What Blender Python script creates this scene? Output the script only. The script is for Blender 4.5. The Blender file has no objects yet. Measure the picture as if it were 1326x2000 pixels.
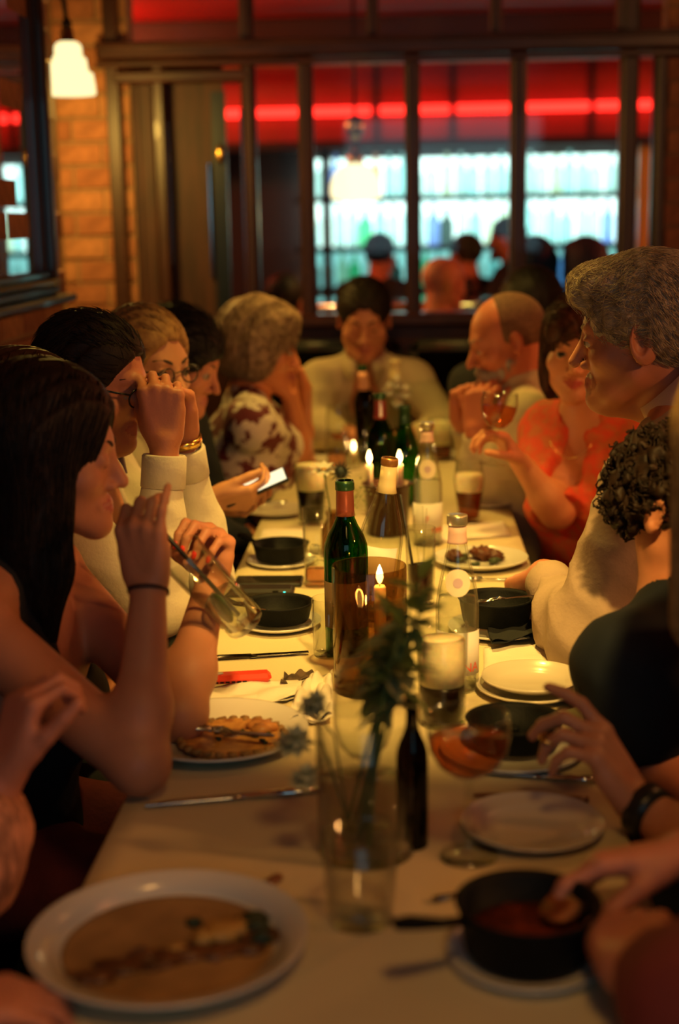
import bpy, bmesh, math, random
import numpy as np
from mathutils import Vector, Matrix
random.seed(7); RNG=np.random.default_rng(7)
scn=bpy.context.scene; COL=scn.collection
F_PX=2778.0; CAM=np.array([0.0,0.0,1.476]); ROLL=0.0175
_vx,_vy=(795-663)/F_PX,(1000-430)/F_PX
_v=np.array([_vx*math.cos(ROLL)+_vy*math.sin(ROLL),-_vx*math.sin(ROLL)+_vy*math.cos(ROLL),1.0]);_v/=np.linalg.norm(_v)
YAW=math.asin(_v[0]); PITCH=math.atan2(_v[1],_v[2])
_r=np.array([math.cos(YAW),math.sin(YAW),0]);_f=np.array([-math.sin(YAW)*math.cos(PITCH),math.cos(YAW)*math.cos(PITCH),-math.sin(PITCH)])
_u=np.cross(_r,_f)
C_R=_r*math.cos(ROLL)-_u*math.sin(ROLL); C_U=_r*math.sin(ROLL)+_u*math.cos(ROLL); C_F=_f
def ray(px,py): return C_F+C_R*((px-663)/F_PX)+C_U*((1000-py)/F_PX)
def W(px,py,Y):
    d=ray(px,py); return CAM+d*(Y/d[1])
def T(px,py,z=0.75):
    d=ray(px,py); return CAM+d*((z-CAM[2])/d[2])
def proj(p):
    q=np.asarray(p,float)-CAM; z=q@C_F
    return 663+F_PX*(q@C_R)/z, 1000-F_PX*(q@C_U)/z, z
# ------------------------------------------------------------------ camera, world, lights, exposure
cam_d=bpy.data.cameras.new('camera'); cam=bpy.data.objects.new('camera',cam_d); COL.objects.link(cam)
cam_d.sensor_fit='VERTICAL'; cam_d.sensor_height=36.0; cam_d.lens=F_PX*36.0/2000.0
cam_d.clip_start=0.02; cam_d.clip_end=60
M4=Matrix(((C_R[0],C_U[0],-C_F[0],CAM[0]),(C_R[1],C_U[1],-C_F[1],CAM[1]),(C_R[2],C_U[2],-C_F[2],CAM[2]),(0,0,0,1)))
cam.matrix_world=M4; scn.camera=cam
cam_d.dof.use_dof=True; cam_d.dof.focus_distance=2.42; cam_d.dof.aperture_fstop=2.0
vs=scn.view_settings
scn.display_settings.display_device='sRGB'
vs.view_transform='Standard'; vs.look='None'; vs.exposure=0.0; vs.gamma=1.0; vs.use_curve_mapping=False
scn.cycles.max_bounces=12; scn.cycles.transmission_bounces=12; scn.cycles.transparent_max_bounces=96
scn.cycles.diffuse_bounces=3; scn.cycles.glossy_bounces=4
scn.cycles.caustics_reflective=False; scn.cycles.caustics_refractive=False
scn.cycles.sample_clamp_indirect=4.0; scn.cycles.blur_glossy=0.5
wd=bpy.data.worlds.new('teal_fill'); scn.world=wd; wd.use_nodes=True
wd.node_tree.nodes['Background'].inputs[0].default_value=(0.10,0.42,0.55,1)
wd.node_tree.nodes['Background'].inputs[1].default_value=0.07  # teal world light, added to lift the dark tones
WARM=(1.0,0.61,0.11)
def point_light(name,loc,energy,color=WARM,radius=0.05,spot=None,rot=None,blend=.6):
    l=bpy.data.lights.new(name,'SPOT' if spot else 'POINT'); l.energy=energy; l.color=color; l.shadow_soft_size=radius
    if spot: l.spot_size=math.radians(spot); l.spot_blend=blend
    o=bpy.data.objects.new(name,l); COL.objects.link(o); o.location=tuple(loc)
    if rot is not None: o.rotation_euler=rot
    return o
# ceiling lights of the dining room, assumed above the frame, then two added fills
def aim(src,dst):
    return (Vector(dst)-Vector(src)).to_track_quat('-Z','Y').to_euler()
point_light('assumed_downlight',(-.02,2.75,2.42),140,WARM,.06,spot=56,blend=.9)
point_light('assumed_downlight',(-.02,3.9,2.42),75,WARM,.06,spot=62,blend=.9)
point_light('assumed_spotlight',(.35,.75,2.44),270,(1.,.58,.13),.05,spot=27,rot=aim((.35,.75,2.44),(-.03,2.35,.80)),blend=.7)
point_light('assumed_aisle_light',(1.5,3.0,2.42),48,(1,.36,.10),.04,spot=130,blend=.8)
point_light('aisle_fill',(2.35,.9,2.2),95,(1,.42,.12),.10)  # unseen orange fill, added to brighten the diners' faces
point_light('near_fill',(.25,.55,2.42),26,(1,.50,.13),.16,spot=120,blend=.9)  # unseen soft fill, added over the near end of the table
# unseen cool light behind the camera, its source assumed
_a=bpy.data.lights.new('assumed_cool_light','AREA'); _a.energy=6.0; _a.color=(.45,.85,1.0); _a.shape='RECTANGLE'; _a.size=1.6; _a.size_y=1.1
_o=bpy.data.objects.new('assumed_cool_light',_a); COL.objects.link(_o); _o.location=(.3,-1.55,1.75); _o.rotation_euler=aim((.3,-1.55,1.75),(0,2.2,.9))
# ------------------------------------------------------------------ materials
MATS={}
def nt(m):
    m.use_nodes=True; return m.node_tree
def pmat(name,col,rough=.5,metal=0.,noise=None,bump=None,sss=0.,trans=0.,ior=1.45,emis=None,coat=0.,col2=None,stretch=None,sheen=0.,spec=None,alpha=None):
    if name in MATS: return MATS[name]
    m=bpy.data.materials.new(name); t=nt(m); b=t.nodes['Principled BSDF']; L=t.links
    c4=(*col,1)
    b.inputs['Base Color'].default_value=c4; b.inputs['Roughness'].default_value=rough; b.inputs['Metallic'].default_value=metal
    b.inputs['IOR'].default_value=ior; b.inputs['Transmission Weight'].default_value=trans
    b.inputs['Coat Weight'].default_value=coat; b.inputs['Sheen Weight'].default_value=sheen
    if spec is not None: b.inputs['Specular IOR Level'].default_value=spec
    if sss:
        b.inputs['Subsurface Weight'].default_value=sss; b.inputs['Subsurface Radius'].default_value=(1,.35,.18); b.inputs['Subsurface Scale'].default_value=.008
    if emis: b.inputs['Emission Color'].default_value=(*emis[0],1); b.inputs['Emission Strength'].default_value=emis[1]
    if noise or bump:
        tc=t.nodes.new('ShaderNodeTexCoord'); src=tc.outputs['Object']
        if stretch:
            mp=t.nodes.new('ShaderNodeMapping'); mp.inputs['Scale'].default_value=stretch; L.new(src,mp.inputs[0]); src=mp.outputs[0]
    if noise:
        n=t.nodes.new('ShaderNodeTexNoise'); n.inputs['Scale'].default_value=noise[0]; n.inputs['Detail'].default_value=4; L.new(src,n.inputs['Vector'])
        r=t.nodes.new('ShaderNodeValToRGB'); r.color_ramp.elements[0].position=noise[2] if len(noise)>2 else .35; r.color_ramp.elements[1].position=noise[3] if len(noise)>3 else .65
        d=col2 if col2 else tuple(x*(1-noise[1]) for x in col)
        r.color_ramp.elements[0].color=(*d,1); r.color_ramp.elements[1].color=c4
        L.new(n.outputs[0],r.inputs[0]); L.new(r.outputs[0],b.inputs['Base Color'])
    if bump:
        n2=t.nodes.new('ShaderNodeTexNoise'); n2.inputs['Scale'].default_value=bump[0]; n2.inputs['Detail'].default_value=3; L.new(src,n2.inputs['Vector'])
        bp=t.nodes.new('ShaderNodeBump'); bp.inputs['Strength'].default_value=bump[1]; bp.inputs['Distance'].default_value=.01; L.new(n2.outputs[0],bp.inputs['Height']); L.new(bp.outputs[0],b.inputs['Normal'])
    MATS[name]=m; return m
def emat(name,col,strength):
    if name in MATS: return MATS[name]
    m=bpy.data.materials.new(name); t=nt(m); t.nodes.clear(); e=t.nodes.new('ShaderNodeEmission'); o=t.nodes.new('ShaderNodeOutputMaterial')
    e.inputs[0].default_value=(*col,1); e.inputs[1].default_value=strength; t.links.new(e.outputs[0],o.inputs[0]); MATS[name]=m; return m
def thin_glass(name,tint=(1,1,1),refl=1.0,rough=.02):
    if name in MATS: return MATS[name]
    m=bpy.data.materials.new(name); t=nt(m); t.nodes.clear(); o=t.nodes.new('ShaderNodeOutputMaterial')
    tr=t.nodes.new('ShaderNodeBsdfTransparent'); tr.inputs[0].default_value=(*tint,1)
    g=t.nodes.new('ShaderNodeBsdfGlossy'); g.inputs['Roughness'].default_value=rough
    f=t.nodes.new('ShaderNodeLayerWeight'); f.inputs[0].default_value=.5; pw=t.nodes.new('ShaderNodeMath'); pw.operation='POWER'; pw.inputs[1].default_value=5.
    mu=t.nodes.new('ShaderNodeMath'); mu.operation='MULTIPLY_ADD'; mu.inputs[1].default_value=.90*refl; mu.inputs[2].default_value=.03*refl
    mx=t.nodes.new('ShaderNodeMixShader'); L=t.links
    # the longer way through the wall near the silhouette absorbs more
    p3=t.nodes.new('ShaderNodeMath'); p3.operation='POWER'; p3.inputs[1].default_value=5.; cm=t.nodes.new('ShaderNodeMix'); cm.data_type='RGBA'
    cm.inputs[6].default_value=(*tint,1); cm.inputs[7].default_value=(*[x*.45 for x in tint],1); L.new(f.outputs['Facing'],p3.inputs[0]); L.new(p3.outputs[0],cm.inputs[0]); L.new(cm.outputs[2],tr.inputs[0])
    L.new(f.outputs['Facing'],pw.inputs[0]); L.new(pw.outputs[0],mu.inputs[0]); L.new(mu.outputs[0],mx.inputs[0]); L.new(tr.outputs[0],mx.inputs[1]); L.new(g.outputs[0],mx.inputs[2]); L.new(mx.outputs[0],o.inputs[0]); MATS[name]=m; return m
def glass(name,col=(1,1,1),ior=1.45,rough=0.0):
    """clear or tinted glassware walls: lets light straight through, mirrors by Fresnel"""
    return thin_glass(name,col,1.0,.025)
# ------------------------------------------------------------------ objects
def thing(name,label,cat,loc=(0,0,0),group=None,rz=0.):
    o=bpy.data.objects.new(name,None); COL.objects.link(o); o.location=tuple(float(x) for x in loc); o.rotation_euler=(0,0,rz)
    o.empty_display_size=.05; tag(o,label,cat,group); return o
def tag(o,label=None,cat=None,group=None,kind=None):
    if label: o['label']=label
    if cat: o['category']=cat
    if group: o['group']=group
    if kind: o['kind']=kind
    return o
def mk(name,V,Fs,mats,parent=None,smooth=True,matidx=None,base=None):
    me=bpy.data.meshes.new(name)
    V=np.asarray(V,np.float32)
    if base is not None: V=V-np.asarray(base,np.float32)
    if isinstance(Fs,np.ndarray):
        n=Fs.shape[1]; nf=len(Fs)
        me.vertices.add(len(V)); me.vertices.foreach_set('co',V.ravel())
        me.loops.add(nf*n); me.loops.foreach_set('vertex_index',Fs.astype(np.int32).ravel())
        me.polygons.add(nf); me.polygons.foreach_set('loop_start',np.arange(0,nf*n,n,dtype=np.int32))
        me.update(calc_edges=True); me.validate()
    else:
        me.from_pydata([tuple(map(float,v)) for v in V],[],Fs); me.update()
    if not isinstance(mats,(list,tuple)): mats=[mats]
    for m in mats: me.materials.append(m)
    if matidx is not None and len(matidx)==len(me.polygons): me.polygons.foreach_set('material_index',np.asarray(matidx,np.int32))
    if smooth: me.polygons.foreach_set('use_smooth',np.ones(len(me.polygons),bool))
    o=bpy.data.objects.new(name,me); COL.objects.link(o)
    if parent is not None: o.parent=parent
    return o
def dup(o,loc=None,parent=None,rz=None):
    c=o.copy(); COL.objects.link(c)
    if parent is not None: c.parent=parent
    for ch in list(o.children): dup(ch,parent=c)
    if loc is not None: c.location=tuple(float(x) for x in loc)
    if rz is not None: c.rotation_euler=(0,0,rz)
    return c
class MB:
    """collects boxes, tubes, lathes into one mesh"""
    def __init__(s): s.V=[]; s.F=[]; s.I=[]; s.mi=0
    def add(s,V,F):
        n=len(s.V); s.V+= [tuple(map(float,v)) for v in V]; s.F+=[tuple(i+n for i in f) for f in F]; s.I+=[s.mi]*len(F); return s
    def box(s,lo,hi,ch=0.0,rz=0.,piv=None):
        lo=np.array(lo,float); hi=np.array(hi,float); c=min(ch,.45*float((hi-lo).min()))
        if c<=0:
            V=[(x,y,z) for x in (lo[0],hi[0]) for y in (lo[1],hi[1]) for z in (lo[2],hi[2])]
            F=[(0,1,3,2),(4,6,7,5),(0,4,5,1),(2,3,7,6),(0,2,6,4),(1,5,7,3)]
        else:
            V=[];ix={}
            for sx in (0,1):
                for sy in (0,1):
                    for sz in (0,1):
                        cr=np.array([hi[0] if sx else lo[0],hi[1] if sy else lo[1],hi[2] if sz else lo[2]])
                        ins=np.array([-c if sx else c,-c if sy else c,-c if sz else c])
                        for a in range(3):
                            p=cr+ins; p[a]=cr[a]; ix[(sx,sy,sz,a)]=len(V); V.append(p)
            F=[]
            for a in range(3):
                b,d=[(1,2),(2,0),(0,1)][a]
                for sg in (0,1):
                    q=[]
                    for (u,v) in ((0,0),(1,0),(1,1),(0,1)):
                        k=[0,0,0]; k[a]=sg; k[b]=u; k[d]=v; q.append(ix[(*k,a)])
                    F.append(tuple(q) if sg else tuple(q[::-1]))
            for a in range(3):
                b,d=[(1,2),(2,0),(0,1)][a]
                for u in (0,1):
                    for v in (0,1):
                        k0=[0,0,0];k0[a]=0;k0[b]=u;k0[d]=v;k1=list(k0);k1[a]=1
                        q=(ix[(*k0,b)],ix[(*k1,b)],ix[(*k1,d)],ix[(*k0,d)])
                        F.append(q if (u==v) else q[::-1])
            for sx in (0,1):
                for sy in (0,1):
                    for sz in (0,1):
                        q=tuple(ix[(sx,sy,sz,a)] for a in range(3)); F.append(q if (sx+sy+sz)%2 else q[::-1])
        if rz:
            p=np.array(piv if piv is not None else (lo+hi)/2); cs,sn=math.cos(rz),math.sin(rz)
            V=[(p[0]+(v[0]-p[0])*cs-(v[1]-p[1])*sn,p[1]+(v[0]-p[0])*sn+(v[1]-p[1])*cs,v[2]) for v in V]
        return s.add(V,F)
    def tube(s,pts,r,n=8,cap=True,flat=None):
        pts=[np.array(p,float) for p in pts]; m=len(pts); rs=r if isinstance(r,(list,tuple,np.ndarray)) else [r]*m
        V=[];F=[]; prev=None
        for i,p in enumerate(pts):
            t=pts[min(i+1,m-1)]-pts[max(i-1,0)]; t/=np.linalg.norm(t)+1e-12
            if prev is None:
                a=np.array([0,0,1.]) if abs(t[2])<.9 else np.array([1.,0,0]); u=np.cross(a,t)
            else: u=prev-t*(prev@t)
            u/=np.linalg.norm(u)+1e-12; prev=u; w=np.cross(t,u)
            for k in range(n):
                an=2*math.pi*k/n; V.append(p+rs[i]*(u*math.cos(an)+w*math.sin(an)*(flat or 1)))
        for i in range(m-1):
            for k in range(n):
                a=i*n+k;b=i*n+(k+1)%n; F.append((a,b,b+n,a+n))
        if cap: F.append(tuple(range(n))[::-1]); F.append(tuple((m-1)*n+k for k in range(n)))
        return s.add(V,F)
    def lathe(s,prof,n=32,c=(0,0,0),closed=True,M=None,arc=None):
        """prof list of (r,z); closed caps where r==0"""
        V=[];F=[]; rings=[]
        full=arc is None; nn=n if full else n+1
        for (r,z) in prof:
            if r<=1e-7: rings.append([len(V)]); V.append((0,0,z))
            else:
                ids=[]
                for k in range(nn):
                    an=2*math.pi*k/n if full else arc[0]+(arc[1]-arc[0])*k/n
                    ids.append(len(V)); V.append((r*math.cos(an),r*math.sin(an),z))
                rings.append(ids)
        for a,b in zip(rings[:-1],rings[1:]):
            for k in range(n):
                k2=(k+1)%n if full else k+1
                if len(a)==1 and len(b)==1: continue
                if len(a)==1: F.append((a[0],b[k2],b[k]))
                elif len(b)==1: F.append((a[k],a[k2],b[0]))
                else: F.append((a[k],a[k2],b[k2],b[k]))
        V=np.array(V,float)
        if M is not None: V=V@np.array(M,float).T
        V=V+np.array(c,float)
        return s.add(V,F)
    def blob(s,c,r,n=10,rot=None,jit=0.):
        V=[];F=[]; m=max(4,n//2+1)
        for i in range(m):
            th=math.pi*i/(m-1)
            for k in range(n):
                a=2*math.pi*k/n; V.append([math.sin(th)*math.cos(a),math.sin(th)*math.sin(a),math.cos(th)])
        V=np.array(V)
        if jit:
            V=V*(1+jit*np.sin(V@np.array([7.1,3.3,5.7])+c[0]*91)[:,None]*.6+jit*np.sin(V@np.array([-3.1,8.3,2.7])+c[1]*57)[:,None]*.6)
        V=V*np.array(r)
        if rot is not None: V=V@np.array(rot).T
        V+=np.array(c)
        for i in range(m-1):
            for k in range(n):
                a=i*n+k;b=i*n+(k+1)%n; F.append((a,a+n,b+n,b))
        return s.add(V,F)
    def build(s,name,mats,parent=None,smooth=True,base=None):
        return mk(name,s.V,s.F,mats,parent,smooth,s.I,base)
def nrm(v):
    v=np.asarray(v,float); return v/(np.linalg.norm(v)+1e-12)
def autosmooth(o,ang=35):
    me=o.data
    try: me.set_sharp_from_angle(angle=math.radians(ang))
    except Exception: pass
    return o
# ------------------------------------------------------------------ implicit surfaces
def smin(a,b,k):
    if k<=0: return np.minimum(a,b)
    h=np.maximum(k-np.abs(a-b),0); return np.minimum(a,b)-h*h/(4*k)
def smax(a,b,k): return -smin(-a,-b,k)
def cone(P,a,b,r1,r2):
    a=np.asarray(a,float); ba=np.asarray(b,float)-a; q=P-a
    t=np.clip(q@ba/(ba@ba+1e-12),0,1)
    return np.linalg.norm(q-t[:,None]*ba,axis=1)-(r1+(r2-r1)*t)
def ell(P,c,r,R=None):
    q=P-np.asarray(c,float)
    if R is not None: q=q@R
    r=np.asarray(r,float); k0=np.linalg.norm(q/r,axis=1); k1=np.linalg.norm(q/(r*r),axis=1)+1e-9
    return k0*(k0-1)/k1
class Field:
    def __init__(s): s.P=[]; s.post=None
    def prim(s,f,lo,hi,k=.02,op='add'): s.P.append((f,np.asarray(lo,float)-k,np.asarray(hi,float)+k,k,op)); return s
    def cone(s,a,b,r1,r2,k=.02,op='add',cut=None):
        a=np.asarray(a,float);b=np.asarray(b,float);R=max(r1,r2)
        def f(P):
            d=cone(P,a,b,r1,r2)
            if cut is not None: d=np.maximum(d,(P-cut[0])@cut[1])
            return d
        return s.prim(f,np.minimum(a,b)-R,np.maximum(a,b)+R,k,op)
    def ell(s,c,r,R=None,k=.02,op='add'):
        m=max(r); return s.prim(lambda P:ell(P,c,r,R),np.asarray(c)-m,np.asarray(c)+m,k,op)
    def __call__(s,P,big=.1):
        D=np.full(len(P),big)
        for f,lo,hi,k,op in s.P:
            pad=.03
            m=np.all((P>lo-pad)&(P<hi+pad),axis=1)
            if not m.any(): continue
            d=f(P[m])
            D[m]=smin(D[m],d,k) if op=='add' else smax(D[m],-d,k)
        if s.post: D=s.post(P,D)
        return D
    def bounds(s):
        lo=np.min([p[1] for p in s.P if p[4]=='add'],axis=0); hi=np.max([p[2] for p in s.P if p[4]=='add'],axis=0); return lo-.012,hi+.012
def surface(F,v,lo=None,hi=None):
    l,h=F.bounds()
    if lo is not None: l=np.maximum(l,lo)
    if hi is not None: h=np.minimum(h,hi)
    c=4; n=np.ceil((h-l)/(v*c)).astype(int)+1
    ax=[l[i]+np.arange(n[i]+1)*v*c for i in range(3)]
    G=np.stack(np.meshgrid(*ax,indexing='ij'),-1).reshape(-1,3)
    Dc=F(G).reshape(n+1)
    # coarse cells near the surface
    near=np.abs(Dc)<v*c*2.3
    cell=np.zeros(n,bool)
    for i in (0,1):
        for j in (0,1):
            for k in (0,1): cell|=near[i:i+n[0],j:j+n[1],k:k+n[2]]
    N=n*c+1
    S=np.repeat(np.repeat(np.repeat(Dc,c,0),c,1),c,2)[:N[0],:N[1],:N[2]].astype(np.float32)
    S=np.where(np.abs(S)<v*c,np.float32(v*c)*np.sign(S+1e-9),S).astype(np.float32)
    pm=np.zeros(N,bool)
    cu=np.repeat(np.repeat(np.repeat(cell,c,0),c,1),c,2)
    pm[:-1,:-1,:-1]|=cu; pm[1:,1:,1:]|=cu; pm[1:,:-1,:-1]|=cu; pm[:-1,1:,:-1]|=cu; pm[:-1,:-1,1:]|=cu; pm[1:,1:,:-1]|=cu; pm[1:,:-1,1:]|=cu; pm[:-1,1:,1:]|=cu
    idx=np.argwhere(pm)
    S[pm]=F(l+idx*v)
    # force closed at the border
    for a in range(3):
        sl=[slice(None)]*3
        for e in (0,-1):
            sl[a]=e; S[tuple(sl)]=np.maximum(S[tuple(sl)],v*.5)
    neg=S<0
    cnt=np.zeros(N-1,np.int8)
    for i in (0,1):
        for j in (0,1):
            for k in (0,1): cnt+=neg[i:N[0]-1+i,j:N[1]-1+j,k:N[2]-1+k]
    act=(cnt>0)&(cnt<8)
    ci=np.argwhere(act); M=len(ci)
    vid=np.full(N-1,-1,np.int32); vid[act]=np.arange(M)
    offs=np.array([(i,j,k) for i in (0,1) for j in (0,1) for k in (0,1)])
    val=np.stack([S[ci[:,0]+o[0],ci[:,1]+o[1],ci[:,2]+o[2]] for o in offs],1).astype(np.float64)
    acc=np.zeros((M,3)); num=np.zeros(M)
    for a in range(8):
        for b in range(a+1,8):
            if np.abs(offs[a]-offs[b]).sum()!=1: continue
            x=(val[:,a]<0)!=(val[:,b]<0)
            t=val[:,a]/(val[:,a]-val[:,b]+1e-20); t=np.clip(t,0,1)
            p=offs[a]+t[:,None]*(offs[b]-offs[a]); acc[x]+=p[x]; num[x]+=1
    V=l+(ci+acc/np.maximum(num,1)[:,None])*v
    Q=[]
    for a in range(3):
        b,d=(a+1)%3,(a+2)%3
        s0=[slice(None)]*3; s1=[slice(None)]*3; s0[a]=slice(0,-1); s1[a]=slice(1,None)
        x=neg[tuple(s0)]!=neg[tuple(s1)]
        e=np.argwhere(x); e=e[(e[:,b]>0)&(e[:,d]>0)&(e[:,b]<N[b]-1)&(e[:,d]<N[d]-1)]
        fl=neg[e[:,0],e[:,1],e[:,2]]
        ub=np.zeros(3,int);ub[b]=1;ud=np.zeros(3,int);ud[d]=1
        g=lambda w: vid[w[:,0],w[:,1],w[:,2]]
        q=np.stack([g(e),g(e-ub),g(e-ub-ud),g(e-ud)],1)
        # orientation: outward when the low end is inside
        q=np.where(fl[:,None],q[:,::-1],q) if True else q
        Q.append(q[:, ::-1])
    Q=np.concatenate(Q); Q=Q[(Q>=0).all(1)]
    return V,Q
def decimate(o,ratio):
    m=o.modifiers.new('d','DECIMATE'); m.ratio=ratio
    dg=bpy.context.evaluated_depsgraph_get(); dg.update()
    me=bpy.data.meshes.new_from_object(o.evaluated_get(dg)); old=o.data; o.modifiers.clear(); o.data=me; me.name=o.name
    bpy.data.meshes.remove(old); me.polygons.foreach_set('use_smooth',np.ones(len(me.polygons),bool)); return o
_WR=np.random.default_rng(3)
_WD=[(nrm(_WR.normal(size=3)),_WR.uniform(0,6.28)) for _ in range(8)]
def wrinkle(P,freq=34.,axis=(0,0,1)):
    """soft cloth folds, about -1..1"""
    q=P+.02*np.sin(P[:,[1,2,0]]*17.+1.3)
    o=0
    for i,(d,ph) in enumerate(_WD[:5]):
        o=o+np.sin(q@d*freq*(1+.35*i)+ph+2*np.sin(q@_WD[i+3][0]*freq*.5))/(1+.4*i)
    r=0
    for i in range(3): r=r+1-2*np.abs(np.sin(q@_WD[i+2][0]*freq*(.8+.4*i)+1.5*np.sin(q@_WD[i][0]*freq*.4)+i))**.8
    return o/5.+r/4.
# ------------------------------------------------------------------ the room
YP=5.30   # glazed partition
XL=-1.05  # near left wall
WOOD=pmat('dark_red_wood',(.046,.012,.006),.42,noise=(5,.5),stretch=(9,9,1.2),coat=.08)
WOODH=pmat('dark_red_wood_rail',(.060,.016,.008),.36,noise=(5,.5),stretch=(1.2,9,9),coat=.15)
BRICK=[pmat('brick_%d'%i,c,.85,noise=(28,.35),bump=(90,.35)) for i,c in enumerate([(.42,.165,.075),(.47,.20,.09),(.36,.13,.06)])]
MORTAR=pmat('mortar',(.34,.20,.11),.95,noise=(60,.3))
PLASTER=pmat('red_plaster',(.22,.045,.03),.6,noise=(3,.2))
def struct(o,k='structure'): o['kind']=k; return o
def sbox(name,lo,hi,mat,parent=None,ch=0.):
    o=MB().box(lo,hi,ch).build(name,mat,parent,False)
    if parent is None: struct(o)
    return o
sbox('floor',(-2.2,-1.6,-.06),(4.2,12.2,0),pmat('floor_boards',(.07,.035,.02),.45,noise=(4,.4),stretch=(6,1,1)))
sbox('ceiling',(-2.2,-1.6,2.5),(4.2,YP,2.56),pmat('ceiling_red',(.20,.035,.028),.55,noise=(2,.2)))
# behind the camera, wall left low: an added opening for teal world light
sbox('wall_near',(-2.2,-1.66,0),(4.2,-1.6,.8),PLASTER)
sbox('wall_right',(4.2,-1.6,0),(4.26,12.2,2.9),PLASTER)
# left wall with its bricks, then the set-back brick face behind the lamp
def bricks(wall,org,ux,uz,nx,nz,out,face_len,course=.0845,L=.225,seed=1):
    """stretcher bond; org + ux*s + uz*t, bricks stand proud along out"""
    rg=np.random.default_rng(seed); ux,out=np.array(ux,float),np.array(out,float); base=None; meshes=[]
    for j in range(3):
        m=MB(); a,b=L/2-.005,course/2-.005; th=.012
        V=[];
        for z in (-th,0): 
            ins=0 if z<0 else .003
            for (x,y) in ((-a+ins,-b+ins),(a-ins,-b+ins),(a-ins,b-ins),(-a+ins,b-ins)): V.append(ux*x+np.array([0,0,y])+out*(z+th))
        F=[(0,1,5,4),(1,2,6,5),(2,3,7,6),(3,0,4,7),(4,5,6,7)]
        if np.cross(ux,[0,0,1.])@out<0: F=[f[::-1] for f in F]
        m.add(V,F); me=mk('brick',m.V,m.F,BRICK[j],wall,False); meshes.append(me)
    first=[True]*3; half={}
    for r in range(nz[0],nz[1]):
        s=-(L/2 if r%2 else 0)
        while s<face_len:
            a,b=max(s,0),min(s+L,face_len)
            if b-a>.05:
                j=int(rg.integers(0,3)); c=np.array(org,float)+ux*(a+b)/2+np.array([0,0,(r+.5)*course])+out*float(rg.uniform(-.003,.002))
                if first[j]: o=meshes[j]; first[j]=False
                else: o=meshes[j].copy(); COL.objects.link(o)
                o.location=tuple(c); k=(b-a)/L
                if abs(ux[0])>.5: o.scale=(k,1,1)
                else: o.scale=(1,k,1)
            s+=L
wl=sbox('wall_left',(XL-.25,-1.6,0),(XL,4.34,2.5),MORTAR)
bricks(wl,(XL,2.94,0),(0,1,0),(0,0,1),0,(9,29),(1,0,0),1.39,seed=3)
ws=sbox('wall_side',(-2.2,YP+.02,0),(-1.0,YP+.14,2.5),MORTAR)
bricks(ws,(-1.335,YP+.02,0),(1,0,0),(0,0,1),0,(7,29),(0,-1,0),.335,seed=5)
sbox('wall_recess',(XL-.25,4.34,0),(XL-.22,YP+.02,2.5),MORTAR)
# glazed partition: posts, rails and panes of the back wall
wb=thing('wall_back',None,None,(0,YP,0)); struct(wb)
def wpart(name,lo,hi,mat,ch=.006): return MB().box(lo,hi,ch).build(name,mat,wb,False,base=(0,YP,0))
def xz(px,py,Y=YP): p=W(px,py,Y); return p[0],p[2]
posts=[(232,.052),(490,.036),(600,.040),(806,.040),(1011,.044),(1224,.050),(1284,.034)]
px_x=[]
for i,(p,w) in enumerate(posts):
    x=xz(p,350)[0]; px_x.append(x)
    top=2.5
    if i in (2,3,4,6): top=2.10
    wpart('post',(x-w/2,YP-.045,1.10),(x+w/2,YP+.05,top),WOOD)
    if i not in (0,): wpart('post_bead',(x-w/2-.008,YP-.020,1.14),(x+w/2+.008,YP+.02,top),WOOD,.003)
xs0=px_x[0]-.05; xs1=2.9
zr=xz(660,92)[1]
wpart('transom_rail',(xs0,YP-.06,zr-.035),(xs1,YP+.06,zr+.030),WOODH,.010)
wpart('transom_cornice',(xs0,YP-.085,zr+.008),(xs1,YP-.05,zr+.026),WOODH,.006)
wpart('transom_molding',(xs0,YP-.075,zr-.062),(xs1,YP-.045,zr-.038),WOODH,.006)
zs=xz(880,618)[1]
wpart('sill_rail',(xs0,YP-.075,zs-.03),(xs1,YP+.06,zs+.018),WOODH,.010)
wpart('dado',(xs0,YP-.03,0),(xs1,YP+.05,zs-.03),WOOD,.004)
for x in np.arange(xs0+.15,xs1-.2,.42): wpart('dado_panel',(x,YP-.045,.35),(x+.34,YP-.028,zs-.08),WOOD,.012)
for p in (728,968,1214):
    x=xz(p,30)[0]; wpart('transom_post',(x-.020,YP-.04,zr+.03),(x+.020,YP+.04,2.5),WOOD)
# upper shelf-like rail of the left bay, second rail below the transom
zl=xz(380,150)[1]
wpart('bay_rail',(px_x[0],YP-.05,zl-.022),(px_x[1],YP+.04,zl+.020),WOODH,.008)
x1=xz(318,350)[0]; wpart('bay_post',(x1-.020,YP-.04,zs),(x1+.020,YP+.04,zr-.035),WOOD)
PANE=thin_glass('window_glass',(.97,.98,.97),1.0,.03)
edges=px_x+[xs1]
for a,b in zip(edges[1:-1],edges[2:]):
    wpart('pane',(a,YP-.004,zs),(b,YP+.002,zr-.03),PANE,0)
tp=[px_x[0],px_x[1],xz(728,30)[0],xz(968,30)[0],xz(1214,30)[0],xs1]
for a,b in zip(tp[:-1],tp[1:]): wpart('transom_pane',(a,YP-.004,zr+.03),(b,YP+.002,2.5),PANE,0)
px_=xz(1296,350)[0]
pier=sbox('wall_pier',(px_,YP-.005,0),(px_+.9,YP+.12,2.5),MORTAR)
bricks(pier,(px_,YP-.005,0),(1,0,0),(0,0,1),0,(10,29),(0,-1,0),.45,seed=8)
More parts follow.
